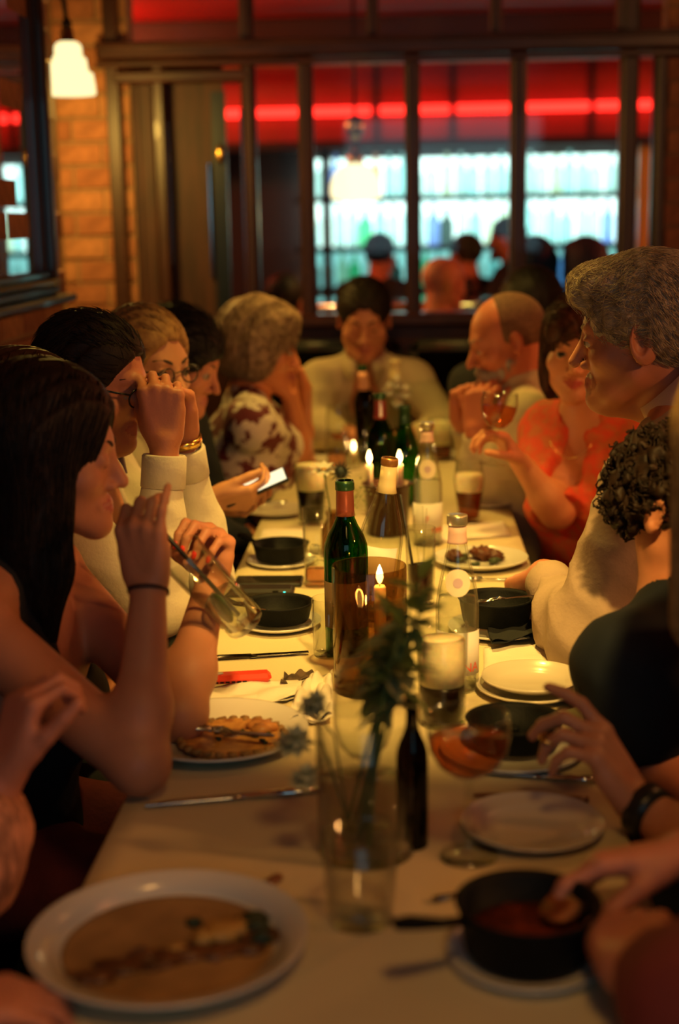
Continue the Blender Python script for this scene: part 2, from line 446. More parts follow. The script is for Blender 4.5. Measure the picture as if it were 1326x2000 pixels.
# left bay: wooden panel with bevelled mirror strips, dark recess and brass handle behind the glass
PANEL=pmat('panel_wood',(.060,.015,.008),.62,noise=(4,.6),stretch=(8,8,1))
wpart('bay_panel',(px_x[0],YP+.05,zs),(px_x[1]-.1,YP+.075,zr-.03),PANEL,0)
wpart('bay_stile',(xz(270,300)[0],YP+.03,zs),(xz(300,300)[0],YP+.052,zl),PANEL,.006)
xg=xz(428,350)[0]; wpart('door_gap',(xg-.026,YP+.036,zs),(xg+.026,YP+.049,zl-.05),pmat('black_paint',(.004,.008,.010),.35),0)
wpart('bevelled_strip',(xz(334,500)[0]-.008,YP+.034,zs+.2),(xz(334,500)[0]+.006,YP+.050,zl-.15),pmat('bevel_mirror',(.5,.6,.62),.12,1.),.004)
wpart('bevelled_strip',(xz(412,500)[0]-.006,YP+.032,zs+.15),(xz(412,500)[0]+.004,YP+.050,zl-.30),MATS['bevel_mirror'],.003)
wpart('bevelled_strip',(xz(482,500)[0]-.006,YP-.050,zs+.05),(xz(482,500)[0]+.006,YP-.043,zl-.12),MATS['bevel_mirror'],.003)
hb=MB(); hx,hz=xz(427,300); hb.blob((hx,YP+.025,hz),(.014,.012,.036),12); hb.build('door_knob',pmat('brass',(.85,.55,.16),.22,1.),wb,base=(0,YP,0))
# ------------------------------------------------------------------ the bar room behind the glass
sbox('wall_bar',(-2.2,9.6,0),(4.2,9.66,2.9),pmat('bar_dark',(.03,.012,.010),.6))
sbox('wall_outer',(-2.26,-1.6,0),(-2.2,12.2,2.9),PLASTER)
cb=sbox('ceiling_bar',(-2.2,YP+.06,2.50),(4.2,9.6,2.56),pmat('ceiling_red_gloss',(.42,.045,.035),.5,noise=(2,.2)))
for yy in (7.6,): MB().box((-2.2,yy,2.38),(4.2,yy+.16,2.50),.01).build('ceiling_beam',pmat('beam_dark',(.045,.014,.010),.5),cb,False)
for xx in (-1.3,-.55,.2,.95,1.7): MB().box((xx,7.76,2.44),(xx+.07,9.6,2.50),.006).build('ceiling_batten',MATS['beam_dark'],cb,False)
MB().box((-2.2,7.55,2.262),(4.2,7.62,2.305),.008).build('cornice',pmat('gilt_cornice',(.55,.30,.10),.45),cb,False)
# bulkhead above the back bar with the red tube
YB=8.7
def xb(px,py,Y=YB): p=W(px,py,Y); return p
z0=xb(800,272)[2]; z1=2.5
bh=struct(MB().box((-2.2,YB,z0),(4.2,YB+.10,z1),0).build('wall_bulkhead',pmat('bulkhead_red',(.36,.030,.022),.5,noise=(3,.15)),None,False))
for p in (735,884,1155): 
    x=xb(p,200)[0]; MB().box((x-.016,YB-.02,z0),(x+.016,YB,z1),.003).build('batten',MATS['beam_dark'],bh,False)
MB().box((-2.2,YB-.03,z0-.05),(4.2,YB+.10,z0),.006).build('fascia',MATS['bar_dark'],bh,False)
zt=xb(900,214)[2]
tb=thing('neon_tube','long glowing red light tube across the red panel above the bar','light',(xb(900,214)[0],YB-.06,zt))
for a,b in ((-1.2,xb(735,214)[0]-.03),(xb(735,214)[0]+.02,xb(884,214)[0]-.02),(xb(884,214)[0]+.02,xb(1155,214)[0]-.02),(xb(1155,214)[0]+.02,2.9)):
    MB().tube([(a,YB-.06,zt),(b,YB-.06,zt)],.026,10).build('tube',emat('neon_red',(1.,.022,.014),5.0),tb,base=tb.location)
MB().box((-1.25,YB-.03,zt-.015),(2.95,YB,zt+.015),.004).build('tube_channel',MATS['beam_dark'],tb,False,base=tb.location)
# back bar: lit panel, shelves
SH=9.15
bk=thing('back_bar','tall bar shelving with a glowing white panel behind rows of bottles','shelf',(.6,SH+.1,0))
bb_=bk.location
sx0,sx1=xb(592,400,SH)[0],xb(1268,400,SH)[0]
zA=xb(900,306,SH)[2]; zB=xb(900,380,SH)[2]; zC=xb(900,560,SH)[2]
zM=xb(900,482,SH)[2]
MB().box((sx0,SH+.26,zM),(sx1+.3,SH+.28,zA+.01),0).build('light_panel',emat('panel_light',(.66,1.0,.92),3.0),bk,False,base=bb_)
MB().box((sx0,SH+.26,zC-.05),(sx1+.3,SH+.28,zM),0).build('light_panel',emat('panel_light_low',(.30,.85,.80),1.0),bk,False,base=bb_)
for z in (zB,xb(900,478,SH)[2],zC): MB().box((sx0-.05,SH-.02,z-.036),(sx1+.3,SH+.25,z),.003).build('shelf',pmat('shelf_dark',(.02,.02,.02),.3),bk,False,base=bb_)
for p in (638,1268): x=xb(p,400,SH)[0]; MB().box((x-.03,SH-.02,.9),(x+.02,SH+.28,zA+.1),.004).build('upright',WOOD,bk,False,base=bb_)
MB().box((sx0-.05,SH,0),(sx1+.3,SH+.3,zC-.06),.01).build('base_cabinet',WOOD,bk,False,base=bb_)
# bottles on the shelves
def simple_bottle(kind):
    R,h=kind
    return [(0,0),(R,0),(R,h*.58),(R*.8,h*.66),(R*.38,h*.78),(R*.34,h*.96),(R*.42,h*.965),(R*.42,h),(0,h)]
def bott_mat(n,c,clear=.5):
    if n in MATS: return MATS[n]
    m=bpy.data.materials.new(n); t=nt(m); t.nodes.clear(); o=t.nodes.new('ShaderNodeOutputMaterial')
    a=t.nodes.new('ShaderNodeBsdfTransparent'); a.inputs[0].default_value=(*c,1); b=t.nodes.new('ShaderNodeBsdfTranslucent'); b.inputs[0].default_value=(*c,1)
    mx=t.nodes.new('ShaderNodeMixShader'); mx.inputs[0].default_value=1-clear; t.links.new(a.outputs[0],mx.inputs[1]); t.links.new(b.outputs[0],mx.inputs[2]); t.links.new(mx.outputs[0],o.inputs[0]); MATS[n]=m; return m
BM=[bott_mat('bar_bottle_%d'%i,c) for i,c in enumerate([(.85,.98,.96),(.72,.95,.95),(.9,.95,.80),(.95,.55,.35),(.35,.85,.55),(.55,.65,1.),(.25,.3,.28)])]
KN=['clear','pale blue','pale straw','amber','green','blue','dark']
protos=[]
ORD='first second third fourth fifth sixth seventh eighth ninth tenth eleventh twelfth thirteenth fourteenth fifteenth sixteenth seventeenth eighteenth nineteenth twentieth'.split()
bcount={}
rg=np.random.default_rng(11)
KINDS=[(.036,.30),(.040,.27),(.033,.31),(.045,.24)]
for row,z in enumerate((zB,xb(900,478,SH)[2],zC)):
    x=sx0+.05; n=0
    while x<sx1+.25:
        ki=int(rg.integers(0,4)); R,h=KINDS[ki]; h*= [.88,.97,.78][row]
        mi=int(rg.choice(7,p=[.40,.26,.14,.05,.05,.05,.05])) if row<2 else int(rg.choice(7,p=[.2,.2,.1,.1,.12,.1,.18]))
        key=(ki,mi,row)
        o=next((p for k,p in protos if k==key),None)
        if o is None:
            o=MB().lathe(simple_bottle((R,h)),14).build('bar_bottle',BM[mi]); protos.append((key,o)); q=o
        else: q=o.copy(); COL.objects.link(q)
        q.location=(x,SH+.12+float(rg.uniform(-.03,.05)),z)
        bk_=(mi,row); bcount[bk_]=bcount.get(bk_,0)+1
        tag(q,'%s bottle, %s such from the left, %s row of lit bar shelves'%(KN[mi],ORD[bcount[bk_]-1],['upper','middle','lower'][row]),'bottle','%s bottles in the %s row behind the bar'%(KN[mi],['upper','middle','lower'][row]))
        x+=R*2+float(rg.uniform(.004,.016))
# bar counter
ct=thing('bar_counter','long dark bar counter with a glossy top in front of the lit shelves','counter',(1.2,7.05,0)); cl_=ct.location
zc=W(880,588,6.9)[2]
MB().box((-1.4,6.9,zc-.05),(3.6,7.45,zc),.012).build('counter_top',pmat('counter_top',(.10,.05,.03),.08,coat=1.),ct,False,base=cl_)
MB().box((-1.3,7.0,0),(3.5,7.4,zc-.05),.01).build('counter_front',WOOD,ct,False,base=cl_)
MB().tube([(-1.4,6.895,zc-.02),(3.6,6.895,zc-.02)],.016,10).build('counter_edge',pmat('steel',(.75,.78,.78),.14,1.),ct,base=cl_)
# brick pillar and wood column, its gold light put into the colour, at the right of the bar
gx=xb(1248,400,8.9)[0]; gc=struct(MB().box((gx-.02,8.82,0),(gx+.07,8.98,2.5),.012).build('wall_column',pmat('gold_lit_column',(.62,.36,.05),.4),None,False))
# ------------------------------------------------------------------ lamps
LAMPG=bpy.data.materials.new('opal_glass'); 
def opal(strength,name,col=(1.,.84,.40)):
    return emat(name,col,strength)
def bell_lamp(loc,label,arm_to,power,strength,flip=1,cat='lamp',group=None,name='wall_lamp',sc=1.):
    t=thing(name,label,cat,loc)
    prof=[(.030,0),(.038,-.004),(.046,-.016),(.047,-.044),(.060,-.056),(.064,-.092),(.080,-.104),(.085,-.140),(.087,-.165),(.085,-.172),(.082,-.165),(.080,-.140),(.073,-.110),(.060,-.086),(.053,-.062),(.042,-.040),(.039,-.018),(.030,-.004)]
    MB().lathe([(r*sc,z*sc) for r,z in prof]+[(prof[0][0]*sc,0)],32).build('lamp_shade',opal(strength,'opal_%d'%int(strength*10)),t)
    MB().lathe([(0,.052*sc),(.012*sc,.05*sc),(.022*sc,.035*sc),(.022*sc,-.004*sc),(.033*sc,-.006*sc),(.033*sc,-.012*sc),(0,-.012*sc)],20).build('lamp_holder',pmat('aged_brass',(.45,.32,.16),.3,1.),t)
    arm=[np.array(a,float) for a in arm_to]
    MB().tube(arm,.009*sc,8).build('lamp_arm',pmat('black_iron',(.012,.012,.012),.4,.6),t)
    MB().blob(arm[0]*0+np.array([0,0,.055*sc]),(.018*sc,.018*sc,.026*sc),10).build('swivel',MATS['black_iron'],t)
    return t
lp=W(132,82,4.62)
l1=bell_lamp(lp,'glowing stepped white glass lamp hanging beside the left brick wall',[(0,0,.05),(-.005,0,.12),(-.03,.0,.17),(-.10,.0,.16),(-.42,.0,.14)],0,1.45,sc=.93)
point_light('lamp_bulb',lp+np.array([0,0,-.19]),34,WARM,.06)
l2p=W(694,318,6.2)
t=thing('pendant_lamp','glowing white glass pendant lamp seen through the partition glass','lamp',l2p)
MB().lathe([(.028,0),(.060,-.012),(.092,-.045),(.108,-.09),(.110,-.125),(.100,-.150),(.06,-.160),(0,-.163)],32).build('lamp_shade',emat('opal_pendant',(1,.86,.50),1.8),t)
MB().lathe([(0,.07),(.014,.07),(.020,.04),(.036,.03),(.036,-.01),(0,-.01)],20).build('lamp_holder',MATS['aged_brass'],t)
MB().lathe([(0,.20),(.03,.19),(.045,.15),(.03,.11),(.012,.09),(0,.09)],20).build('brass_ball',MATS['aged_brass'],t)
MB().tube([(0,0,.06),(0,0,2.5-l2p[2])],.007,8).build('lamp_rod',MATS['black_iron'],t)
point_light('pendant_bulb',l2p+np.array([0,0,-.22]),3,WARM,.06)
point_light('bar_warm_fill',(3.3,6.5,2.2),60,(1,.50,.16),.05)  # unseen warm fills, added to light the cornice and guests
point_light('bar_warm_fill',(-1.95,6.3,2.25),45,(1,.50,.16),.05)
point_light('bar_red_fill',(2.9,6.2,2.2),45,(1,.05,.03),.05)  # unseen red fills, added to brighten the bar ceiling
point_light('bar_red_fill',(-1.7,7.2,2.2),30,(1,.05,.03),.05)
# ------------------------------------------------------------------ mirror on the left wall
mr=thing('wall_mirror','dark wood framed mirror on the left brick wall reflecting the bar','mirror',(XL,3.6,1.25)); mb_=mr.location
zb=W(90,560,4.14)[2]
y1=4.16; FR=pmat('mirror_frame_wood',(.030,.016,.010),.28,noise=(6,.4),coat=.4)
MB().box((XL+.001,2.4,zb+.05),(XL+.012,y1-.11,2.45),0).build('mirror_glass',pmat('mirror_silver',(.75,.75,.75),.02,1.),mr,False,base=mb_)
for k,(w0,w1,dp) in enumerate(((.0,.045,.030),(.045,.075,.046),(.075,.115,.024))):
    MB().box((XL,y1-w1,zb-.02+w0*.4),(XL+dp,y1-w0,2.45),.008).build('frame_molding',FR,mr,False,base=mb_)
    MB().box((XL,2.4,zb-.02+w0*.6),(XL+dp+.01,y1-w0,zb-.02+w1*.6),.008).build('frame_molding',FR,mr,False,base=mb_)
MB().box((XL,2.4,zb-.045),(XL+.075,y1+.05,zb-.022),.006).build('frame_ledge',FR,mr,False,base=mb_)
# ------------------------------------------------------------------ seats
LEA=pmat('dark_leather',(.010,.014,.018),.42,bump=(60,.15))
def bench(name,label,lo,hi,back):
    t=thing(name,label,'bench',((lo[0]+hi[0])/2,(lo[1]+hi[1])/2,0)); b=t.location
    MB().box((lo[0],lo[1],.10),(hi[0],hi[1],.33),.01).build('base',WOOD,t,False,base=b)
    MB().box((lo[0],lo[1],.33),(hi[0],hi[1],.455),.04).build('seat',LEA,t,True,base=b)
    for bx in back: MB().box(bx[0],bx[1],.035).build('backrest',LEA,t,True,base=b)
    return t
bench('banquette','dark upholstered bench along the left brick wall',(XL+.03,.3),(-.52,4.2),[((XL+.03,.3,.46),(XL+.12,4.2,.92))])
bx=W(600,700,5.15)[0]
zt_=W(700,662,5.15)[2]
bench('banquette','black upholstered bench with high rounded backs at the far end of the table',(-.60,4.86),(.75,5.22),[((-.52,5.08,.46),(-.02,5.20,zt_+.0)),((.0,5.08,.46),(.62,5.20,zt_-.005))])
bench('bench','dark padded bench along the right side of the table',(.40,.4),(.86,4.2),[])  # unseen bench, added to seat the diners on the right
# ------------------------------------------------------------------ table
TZ=0.75; TL,TR_,TN,TF=-.368,.256,.35,4.64
tb=thing('dining_table','long narrow dining table under a white cloth with dishes and bottles on it','table',((TL+TR_)/2,2.4,0)); b_=tb.location
for i,(a,c) in enumerate(((TN,1.75),(1.76,3.2),(3.21,TF))): MB().box((TL+.01,a,.715),(TR_-.01,c,.745),.004).build('table_top',WOOD,tb,False,base=b_)
for y in (TN+.12,1.7,3.2,TF-.12):
    for x in (TL+.06,TR_-.06): MB().box((x-.025,y-.025,0),(x+.025,y+.025,.715),.005).build('leg',WOOD,tb,False,base=b_)
CLOTH=pmat('table_linen',(.62,.53,.33),.85,noise=(3,.08),bump=(220,.10))
# cloth with short drop, as a grid with soft creases
xs=[TL-.004]*2+list(np.linspace(TL,TR_,22))+[TR_+.004]*2
ys=np.linspace(TN-.003,TF+.003,150); V=[];Fq=[]
rg=np.random.default_rng(4)
for j,y in enumerate(ys):
    for i,x in enumerate(xs):
        z=TZ-.0008+.0008*math.sin(x*40+y*7)*math.sin(y*23+x*5)
        xx=x
        if i==0 or i==len(xs)-1: z=.675+.008*math.sin(y*9); xx=x+(.010*math.sin(y*14+i) -.004)*(1 if i else -1)
        elif i==1 or i==len(xs)-2: z=TZ-.006
        V.append((xx,y,z))
n=len(xs)
for j in range(len(ys)-1):
    for i in range(n-1): a=j*n+i; Fq.append((a,a+1,a+1+n,a+n))
tc_=mk('tablecloth',np.array(V)-np.array(b_),Fq,CLOTH); tc_.location=b_
tag(tc_,'off-white tablecloth with a short drop covering the whole long table','tablecloth')
PORC=pmat('porcelain',(.66,.64,.58),.22,noise=(5,.05),coat=.3)
PORC2=pmat('cream_porcelain',(.60,.54,.42),.25,coat=.3)
IRON=pmat('cast_iron',(.006,.007,.008),.6,noise=(80,.3),bump=(300,.12),spec=.14)
STEEL=pmat('steel',(.75,.78,.78),.14,1.)
DSTEEL=pmat('cutlery_steel',(.40,.37,.33),.24,1.)
GL=glass('clear_glass',(.96,.97,.95)); GGREEN=glass('green_glass',(.10,.42,.05)); GDARK=glass('dark_green_glass',(.03,.12,.035))
SMOKE=glass('smoked_glass',(.68,.55,.38)); 
def drink(n,c,rough=.0):
    """tinted liquid: mostly clear, a little cloudy"""
    k='drink_'+n
    if k in MATS: return MATS[k]
    m=thin_glass(k,c,.6,.03); t=m.node_tree; o=[x for x in t.nodes if x.type=='OUTPUT_MATERIAL'][0]; src=o.inputs[0].links[0].from_socket
    b=t.nodes.new('ShaderNodeBsdfTranslucent'); b.inputs[0].default_value=(*[min(1,x*1.0) for x in c],1); mx=t.nodes.new('ShaderNodeMixShader'); mx.inputs[0].default_value=.10 if n in ('water','gin','pink_water') else .16
    t.links.new(src,mx.inputs[1]); t.links.new(b.outputs[0],mx.inputs[2]); t.links.new(mx.outputs[0],o.inputs[0]); return m
FOAM=pmat('beer_foam',(.92,.80,.50),.8,noise=(120,.12),sss=.7)
def part(m,name,mat,t,smooth=True,ang=None):
    o=m.build(name,mat,t,smooth)
    if ang: autosmooth(o,ang)
    return o
def plate(p,R,label,depth=.018,mat=None,group=None,rim=.68):
    t=thing('plate',label,'plate',p,group)
    pr=[(0,.004),(R*rim*.96,.004),(R*rim,.006),(R*.80,depth*.62),(R*.985,depth),(R,depth+.001),(R*1.0,depth-.0025),(R*.82,depth*.62-.004),(R*.66,0),(R*.6,0),(R*.58,.0015),(0,.0015)]
    part(MB().lathe(pr,64),'dish',mat or PORC,t); return t
# near left plate with leftovers
p=T(330,1862,TZ); 
pl=plate(p,.142,'large white dinner plate with brown food leftovers, nearest the camera on the left',.024,rim=.80)
SAUCE=pmat('brown_sauce',(.20,.075,.022),.35,noise=(45,.6),bump=(90,.4)); GREENS=pmat('greens',(.035,.055,.02),.6,noise=(60,.5)); EGG=pmat('yellow_food',(.62,.34,.08),.5,noise=(50,.3))
m=MB(); rg=np.random.default_rng(2)
for k in range(16):
    f=k/15; x=-.088+.19*f+rg.uniform(-.01,.01); y=-.062+.075*f+rg.uniform(-.012,.012); m.blob((x,y,.008),(rg.uniform(.012,.026),rg.uniform(.009,.016),rg.uniform(.003,.008)),10,jit=.35)
part(m,'sauce_streak',SAUCE,pl)
m=MB()
for x,y,r in ((.02,.045,.008),(.088,.032,.014),(.070,.045,.010),(.095,.010,.012),(.05,.04,.007),(.082,.055,.011)): m.blob((x,y,.010),(r*1.2,r,r*.8),8,jit=.4)
part(m,'herbs',GREENS,pl)
m=MB()
for x,y,r in ((.052,.018,.017),(.035,.008,.012),(.066,.028,.013),(.012,-.015,.008)): m.blob((x,y,.013),(r*1.2,r,r*.6),10,jit=.3)
part(m,'food_scraps',EGG,pl)
m=MB().lathe([(0,.0066),(.085,.0066),(.104,.0075),(.108,.0090),(.104,.0060),(0,.0045)],40); part(m,'gravy_film',pmat('gravy',(.44,.26,.10),.35,noise=(18,.35)),pl)
# cutlery builders, along local +y from handle to tip, lying at z 0
def spoon_mesh(m,L=.17,sc=1.):
    m.tube([(0,0,.004),(0,L*.25,.003),(0,L*.62,.005),(0,L*.68,.007)],[.0055*sc,.0042*sc,.0026*sc,.004*sc],8,flat=.45)
    pr=[]; V=[];F=[]; nn=16
    for i in range(5):
        r=i/4
        for k in range(nn):
            a=2*math.pi*k/nn; V.append((math.cos(a)*.0185*r*sc,L*.68+.027*sc+math.sin(a)*.029*r*sc*(1-.12*math.sin(a)),.0015+.0075*r*r))
    for i in range(4):
        for k in range(nn): F.append((i*nn+k,i*nn+(k+1)%nn,(i+1)*nn+(k+1)%nn,(i+1)*nn+k))
    m.add(V,F); return m
def fork_mesh(m,L=.18):
    m.tube([(0,0,.004),(0,L*.3,.003),(0,L*.62,.004),(0,L*.70,.006)],[.0060,.0045,.0028,.007],8,flat=.4)
    m.box((-.011,L*.695,.004),(.011,L*.77,.0065),.0012)
    for x in (-.0095,-.0032,.0032,.0095): m.tube([(x,L*.765,.005),(x,L*.88,.003),(x*.95,L,.006)],[.0016,.0015,.0008],6)
    return m
def knife_mesh(m,L=.21):
    m.tube([(0,0,.004),(0,L*.10,.004),(0,L*.45,.004)],[.0065,.0072,.0055],10,flat=.6)
    V=[];ys=np.linspace(L*.44,L,9)
    for i,y in enumerate(ys):
        f=i/8; w=.0085*(1-.75*max(0,f-.7)/.3); V+=[(-.006,y,.0035),(-.006,y,.0050),(w,y,.0040),(w,y,.0036)]
    F=[]
    for i in range(8):
        for k in range(4): a=i*4; F.append((a+k,a+(k+1)%4,a+4+(k+1)%4,a+4+k))
    F.append((3,2,1,0)); m.add(V,F); return m
def cutlery(kind,p0,p1,label,mat=None,z=TZ,L=None,tilt=0,roll=0):
    """from handle end p0 to tip p1 (world xy), lying at height z"""
    p0=np.array(p0,float);p1=np.array(p1,float); d=p1-p0; Ln=float(np.linalg.norm(d[:2])) if L is None else L
    t=thing(kind,label,kind,(p0[0],p0[1],z)); rz=math.atan2(-d[0],d[1]); t.rotation_euler=(tilt,roll,rz)
    m={'knife':knife_mesh,'fork':fork_mesh,'spoon':spoon_mesh}[kind](MB(),Ln)
    o=part(m,'%s_body'%kind,mat or DSTEEL,t); return t
cutlery('fork',T(176,1745),T(330,1775),'brown handled fork tucked under the far left rim of the nearest left plate',pmat('brown_handle',(.16,.06,.03),.4),L=.075)
cutlery('knife',T(545,1718),T(420,1800),'brown handled knife tucked under the far right rim of the nearest left plate',pmat('brown_handle',(.16,.06,.03),.4),L=.075)
cutlery('knife',T(620,1547),T(284,1577),'shiny table knife lying on the bare cloth in front of the tart plate',STEEL)
# tart plate of the young woman
p=T(428,1447); pl=plate(p,.128,'round white plate with a half-eaten tart and crossed cutlery by the elbow',.020)
FLAT=pmat('tart_top',(.60,.30,.08),.5,noise=(38,.55,.4,.6),col2=(.30,.10,.03),bump=(60,.3)); CRUST=pmat('crust',(.34,.19,.06),.7,noise=(60,.4))
m=MB().lathe([(0,.012),(.066,.012),(.070,.015),(.074,.013),(.074,.006),(0,.006)],40,(.022,-.016,0)); part(m,'tart',FLAT,pl)
m=MB()
for k in range(26):
    a=2*math.pi*k/26; m.blob((.022+.074*math.cos(a),-.016+.074*math.sin(a),.013),(.008,.008,.005),7,jit=.3)
part(m,'crust',CRUST,pl)
m=MB()
for k in range(14): a=rg.uniform(0,6.28); r=rg.uniform(.01,.06); m.blob((.022+r*math.cos(a),-.016+r*math.sin(a),.015),(.005,.004,.003),6,jit=.4)
part(m,'herbs',GREENS,pl)
m=MB()
for x,y in ((.055,.018),(.068,.008),(.06,-.004)): m.blob((x,y,.018),(.017,.013,.008),9,jit=.3)
part(m,'folded_slice',pmat('orange_food',(.62,.26,.07),.45,noise=(50,.4)),pl)
cutlery('fork',T(330,1392,TZ+.03),T(470,1440,TZ+.03),'dark fork laid across the tart on the plate',z=TZ+.026,L=.15)
cutlery('knife',T(318,1412,TZ+.03),T(500,1432,TZ+.03),'dark knife laid across the tart beside a fork',z=TZ+.024,L=.17)
# red slim case, napkins, knife
a,b=T(383,1348),T(530,1340)
rc=thing('red_case','slim bright red plastic case with a grey oval badge lying on the cloth','case',(a+b)/2); L_=float(np.linalg.norm((b-a)[:2]))
REDP=pmat('red_plastic',(.72,.045,.02),.35)
o=part(MB().box((-L_/2,-.016,0),(L_/2,.016,.014),.006),'case_body',REDP,rc,True,40)
part(MB().lathe([(0,0),(.012,0),(.012,.0012),(0,.0012)],20,(-.030,.0,.0141),M=np.diag([1.2,.55,1.])),'badge',pmat('grey_badge',(.5,.5,.5),.4),rc)
m=MB()
for k in range(7): m.box((-L_/2+.02+k*.009,-.0164,.003),(-L_/2+.026+k*.009,-.0158,.0055),0)
part(m,'vent_slots',IRON,rc,False)
rc.location.z=TZ+.011; rc.rotation_euler=(0,0,math.atan2(b[1]-a[1],b[0]-a[0]))
NAP=pmat('napkin_paper',(.74,.68,.56),.9,noise=(20,.08),bump=(120,.1))
def napkin(quad,label,mat=None,h=.006,seed=0,crumple=0.,layers=2,name='napkin'):
    """folded paper napkin from four world corners"""
    q=[np.array(x,float) for x in quad]; c=sum(q)/4; t=thing(name,label,'napkin',(c[0],c[1],TZ)); r_=np.random.default_rng(seed); n=14
    for l in range(layers):
        V=[];F=[]
        for j in range(n+1):
            for i in range(n+1):
                u,v=i/n,j/n; s=1-.02*l; p=((q[0]*(1-u)+q[1]*u)*(1-v)+(q[3]*(1-u)+q[2]*u)*v-c)*s
                z=.0012+l*h/layers+crumple*(.5+.5*math.sin(u*9+seed+l)*math.sin(v*7+seed*2+l*2))+.0008*math.sin(u*14+v*9+l)
                V.append((p[0],p[1],z))
        for j in range(n):
            for i in range(n): a_=j*(n+1)+i; F.append((a_,a_+1,a_+n+2,a_+n+1))
        o=part(MB().add(V,F),'paper_layer',mat or NAP,t); sm=o.modifiers.new('s','SOLIDIFY'); sm.thickness=.0008
    return t
napkin([T(372,1392),T(560,1376),T(640,1330),T(380,1352)],'crumpled white paper napkin beneath the red case',crumple=.010,seed=3)
napkin([T(548,1345),T(625,1330),T(600,1318),T(556,1326)],'small dark printed paper packet beside the red case',pmat('dark_paper',(.10,.06,.035),.8,noise=(60,.7)),crumple=.012,seed=5,layers=1)
napkin([T(500,1062),T(596,1064),T(594,1036),T(512,1036)],'bright folded white napkin on the left table edge beyond the black dish',seed=1)
napkin([T(944,1318),T(1098,1312),T(1090,1256),T(944,1268)],'bright white paper mat lying between the right plate and the skillet',seed=2)
napkin([T(840,1062),T(1000,1048),T(985,1020),T(850,1030)],'white paper mat by the amber beer on the right table edge',seed=4)
napkin([T(560,1425),T(650,1418),T(650,1330),T(590,1345)],'crumpled pale napkin beside the glass flower vase',crumple=.022,seed=8,layers=3)
cutlery('knife',T(398,1290),T(603,1278),'dark table knife lying across the cloth beyond the red case',pmat('dark_steel',(.06,.05,.045),.25,1.))
# cast iron dishes
def skillet(p,R,h,handle,label,group=None,lip=0.,tilt=0):
    t=thing('skillet',label,'skillet',p,group)
    part(MB().lathe([(0,0),(R*.86,0),(R*.90,.004),(R,h-.004),(R+.003,h),(R-.002,h),(R-.006,h-.005),(R*.84,.009),(0,.009)],44),'pan',IRON,t)
    if handle is not None:
        a,L_=handle; d=np.array([math.cos(a),math.sin(a),0]); 
        part(MB().tube([d*(R-.004)+[0,0,h-.006],d*(R+L_*.3)+[0,0,h-.004],d*(R+L_*.75)+[0,0,h+.004],d*(R+L_)+[0,0,h+.006]],[.008,.0075,.012,.009],10,flat=.5),'handle',IRON,t)
    return t
LEFTOVER=pmat('pan_leftovers',(.14,.055,.02),.4,noise=(60,.6),bump=(80,.4))
def leftovers(t,R,n,z,mat,seed=0,name='food_scraps'):
    r_=np.random.default_rng(seed); m=MB()
    for k in range(n):
        a=r_.uniform(0,6.28); r=R*math.sqrt(r_.uniform(0,1)); m.blob((r*math.cos(a),r*math.sin(a),z),(r_.uniform(.006,.014),r_.uniform(.006,.012),r_.uniform(.003,.006)),8,jit=.35)
    return part(m,name,mat,t)
# left, with plate under
p=T(545,1222); plate(p,.078,'white side plate under the black cast iron dish left of the green bottle',.012); s1=skillet(p+[0,0,.012],.062,.034,(math.pi,.05),'round black cast iron dish on a white plate by the tilted tumbler'); leftovers(s1,.04,7,.012,LEFTOVER,1)
p=T(549,1100); plate(p,.074,'white side plate under the farther black dish on the left',.010); s2=skillet(p+[0,0,.010],.060,.036,(math.radians(150),.05),'round black cast iron dish on the left beside the tall water glass'); leftovers(s2,.04,6,.012,LEFTOVER,2)
# black gadget with teal light
a,b=T(430,1160),T(574,1164); gd=thing('power_bank','slim black electronic device with a small glowing teal light','device',(a+b)/2); L_=float(np.linalg.norm((b-a)[:2])); 
part(MB().box((-L_/2,-.024,0),(L_/2,.024,.017),.006),'casing',pmat('black_plastic',(.012,.012,.014),.35),gd,True,40)
part(MB().blob((L_/2-.018,-.0245,.010),(.0028,.0012,.0028),8),'indicator_light',emat('teal_led',(.05,1.,.75),5.),gd)
part(MB().box((L_/2-.042,-.0246,.002),(L_/2-.030,-.0238,.015),.0),'seam',IRON,gd,False)
a,b=T(470,1142),T(580,1136); ph=thing('phone','dark phone lying flat beyond the black device','phone',(a+b)/2)
part(MB().box((-.070,-.034,0),(.070,.034,.008),.003),'phone_body',MATS['black_plastic'],ph,True,40); part(MB().box((-.066,-.031,.0081),(.066,.031,.0085),0),'screen',pmat('screen_glass',(.02,.018,.015),.08),ph,False)
# right side: plates
p=T(1038,1352); plate(p,.078,'white side plate stacked on the right table edge, topmost of two',.016,PORC2).location.z=TZ+.012
plate(p,.086,'white side plate under another plate on the right table edge',.014,PORC2)
p=T(938,1102); pm=plate(p,.102,'white plate with dark meat leftovers behind the small water bottle',.018); 
m=MB()
for x,y,r in ((.01,.02,.022),(.03,.01,.018),(-.0,.035,.02),(-.055,.01,.018)): m.blob((x,y,.017),(r*1.2,r,r*.7),10,jit=.35)
part(m,'meat',pmat('dark_meat',(.16,.045,.02),.4,noise=(60,.5),bump=(90,.5)),pm)
leftovers(pm,.05,8,.012,GREENS,4,'herbs')
cutlery('fork',T(1012,1134),T(900,1134),'fork lying on the cloth in front of the meat plate',STEEL,L=.11)
p=T(975,1232); plate(p,.092,'white plate beneath the skillet with a fork, on the right',.012); 
bn=napkin([T(960,1262,TZ+.014),T(1056,1244,TZ+.014),T(1040,1215,TZ+.014),T(950,1230,TZ+.014)],'black cloth napkin under the skillet on the right plate',pmat('black_cloth',(.008,.01,.012),.9),crumple=.008,seed=6); bn.location.z=TZ+.0125
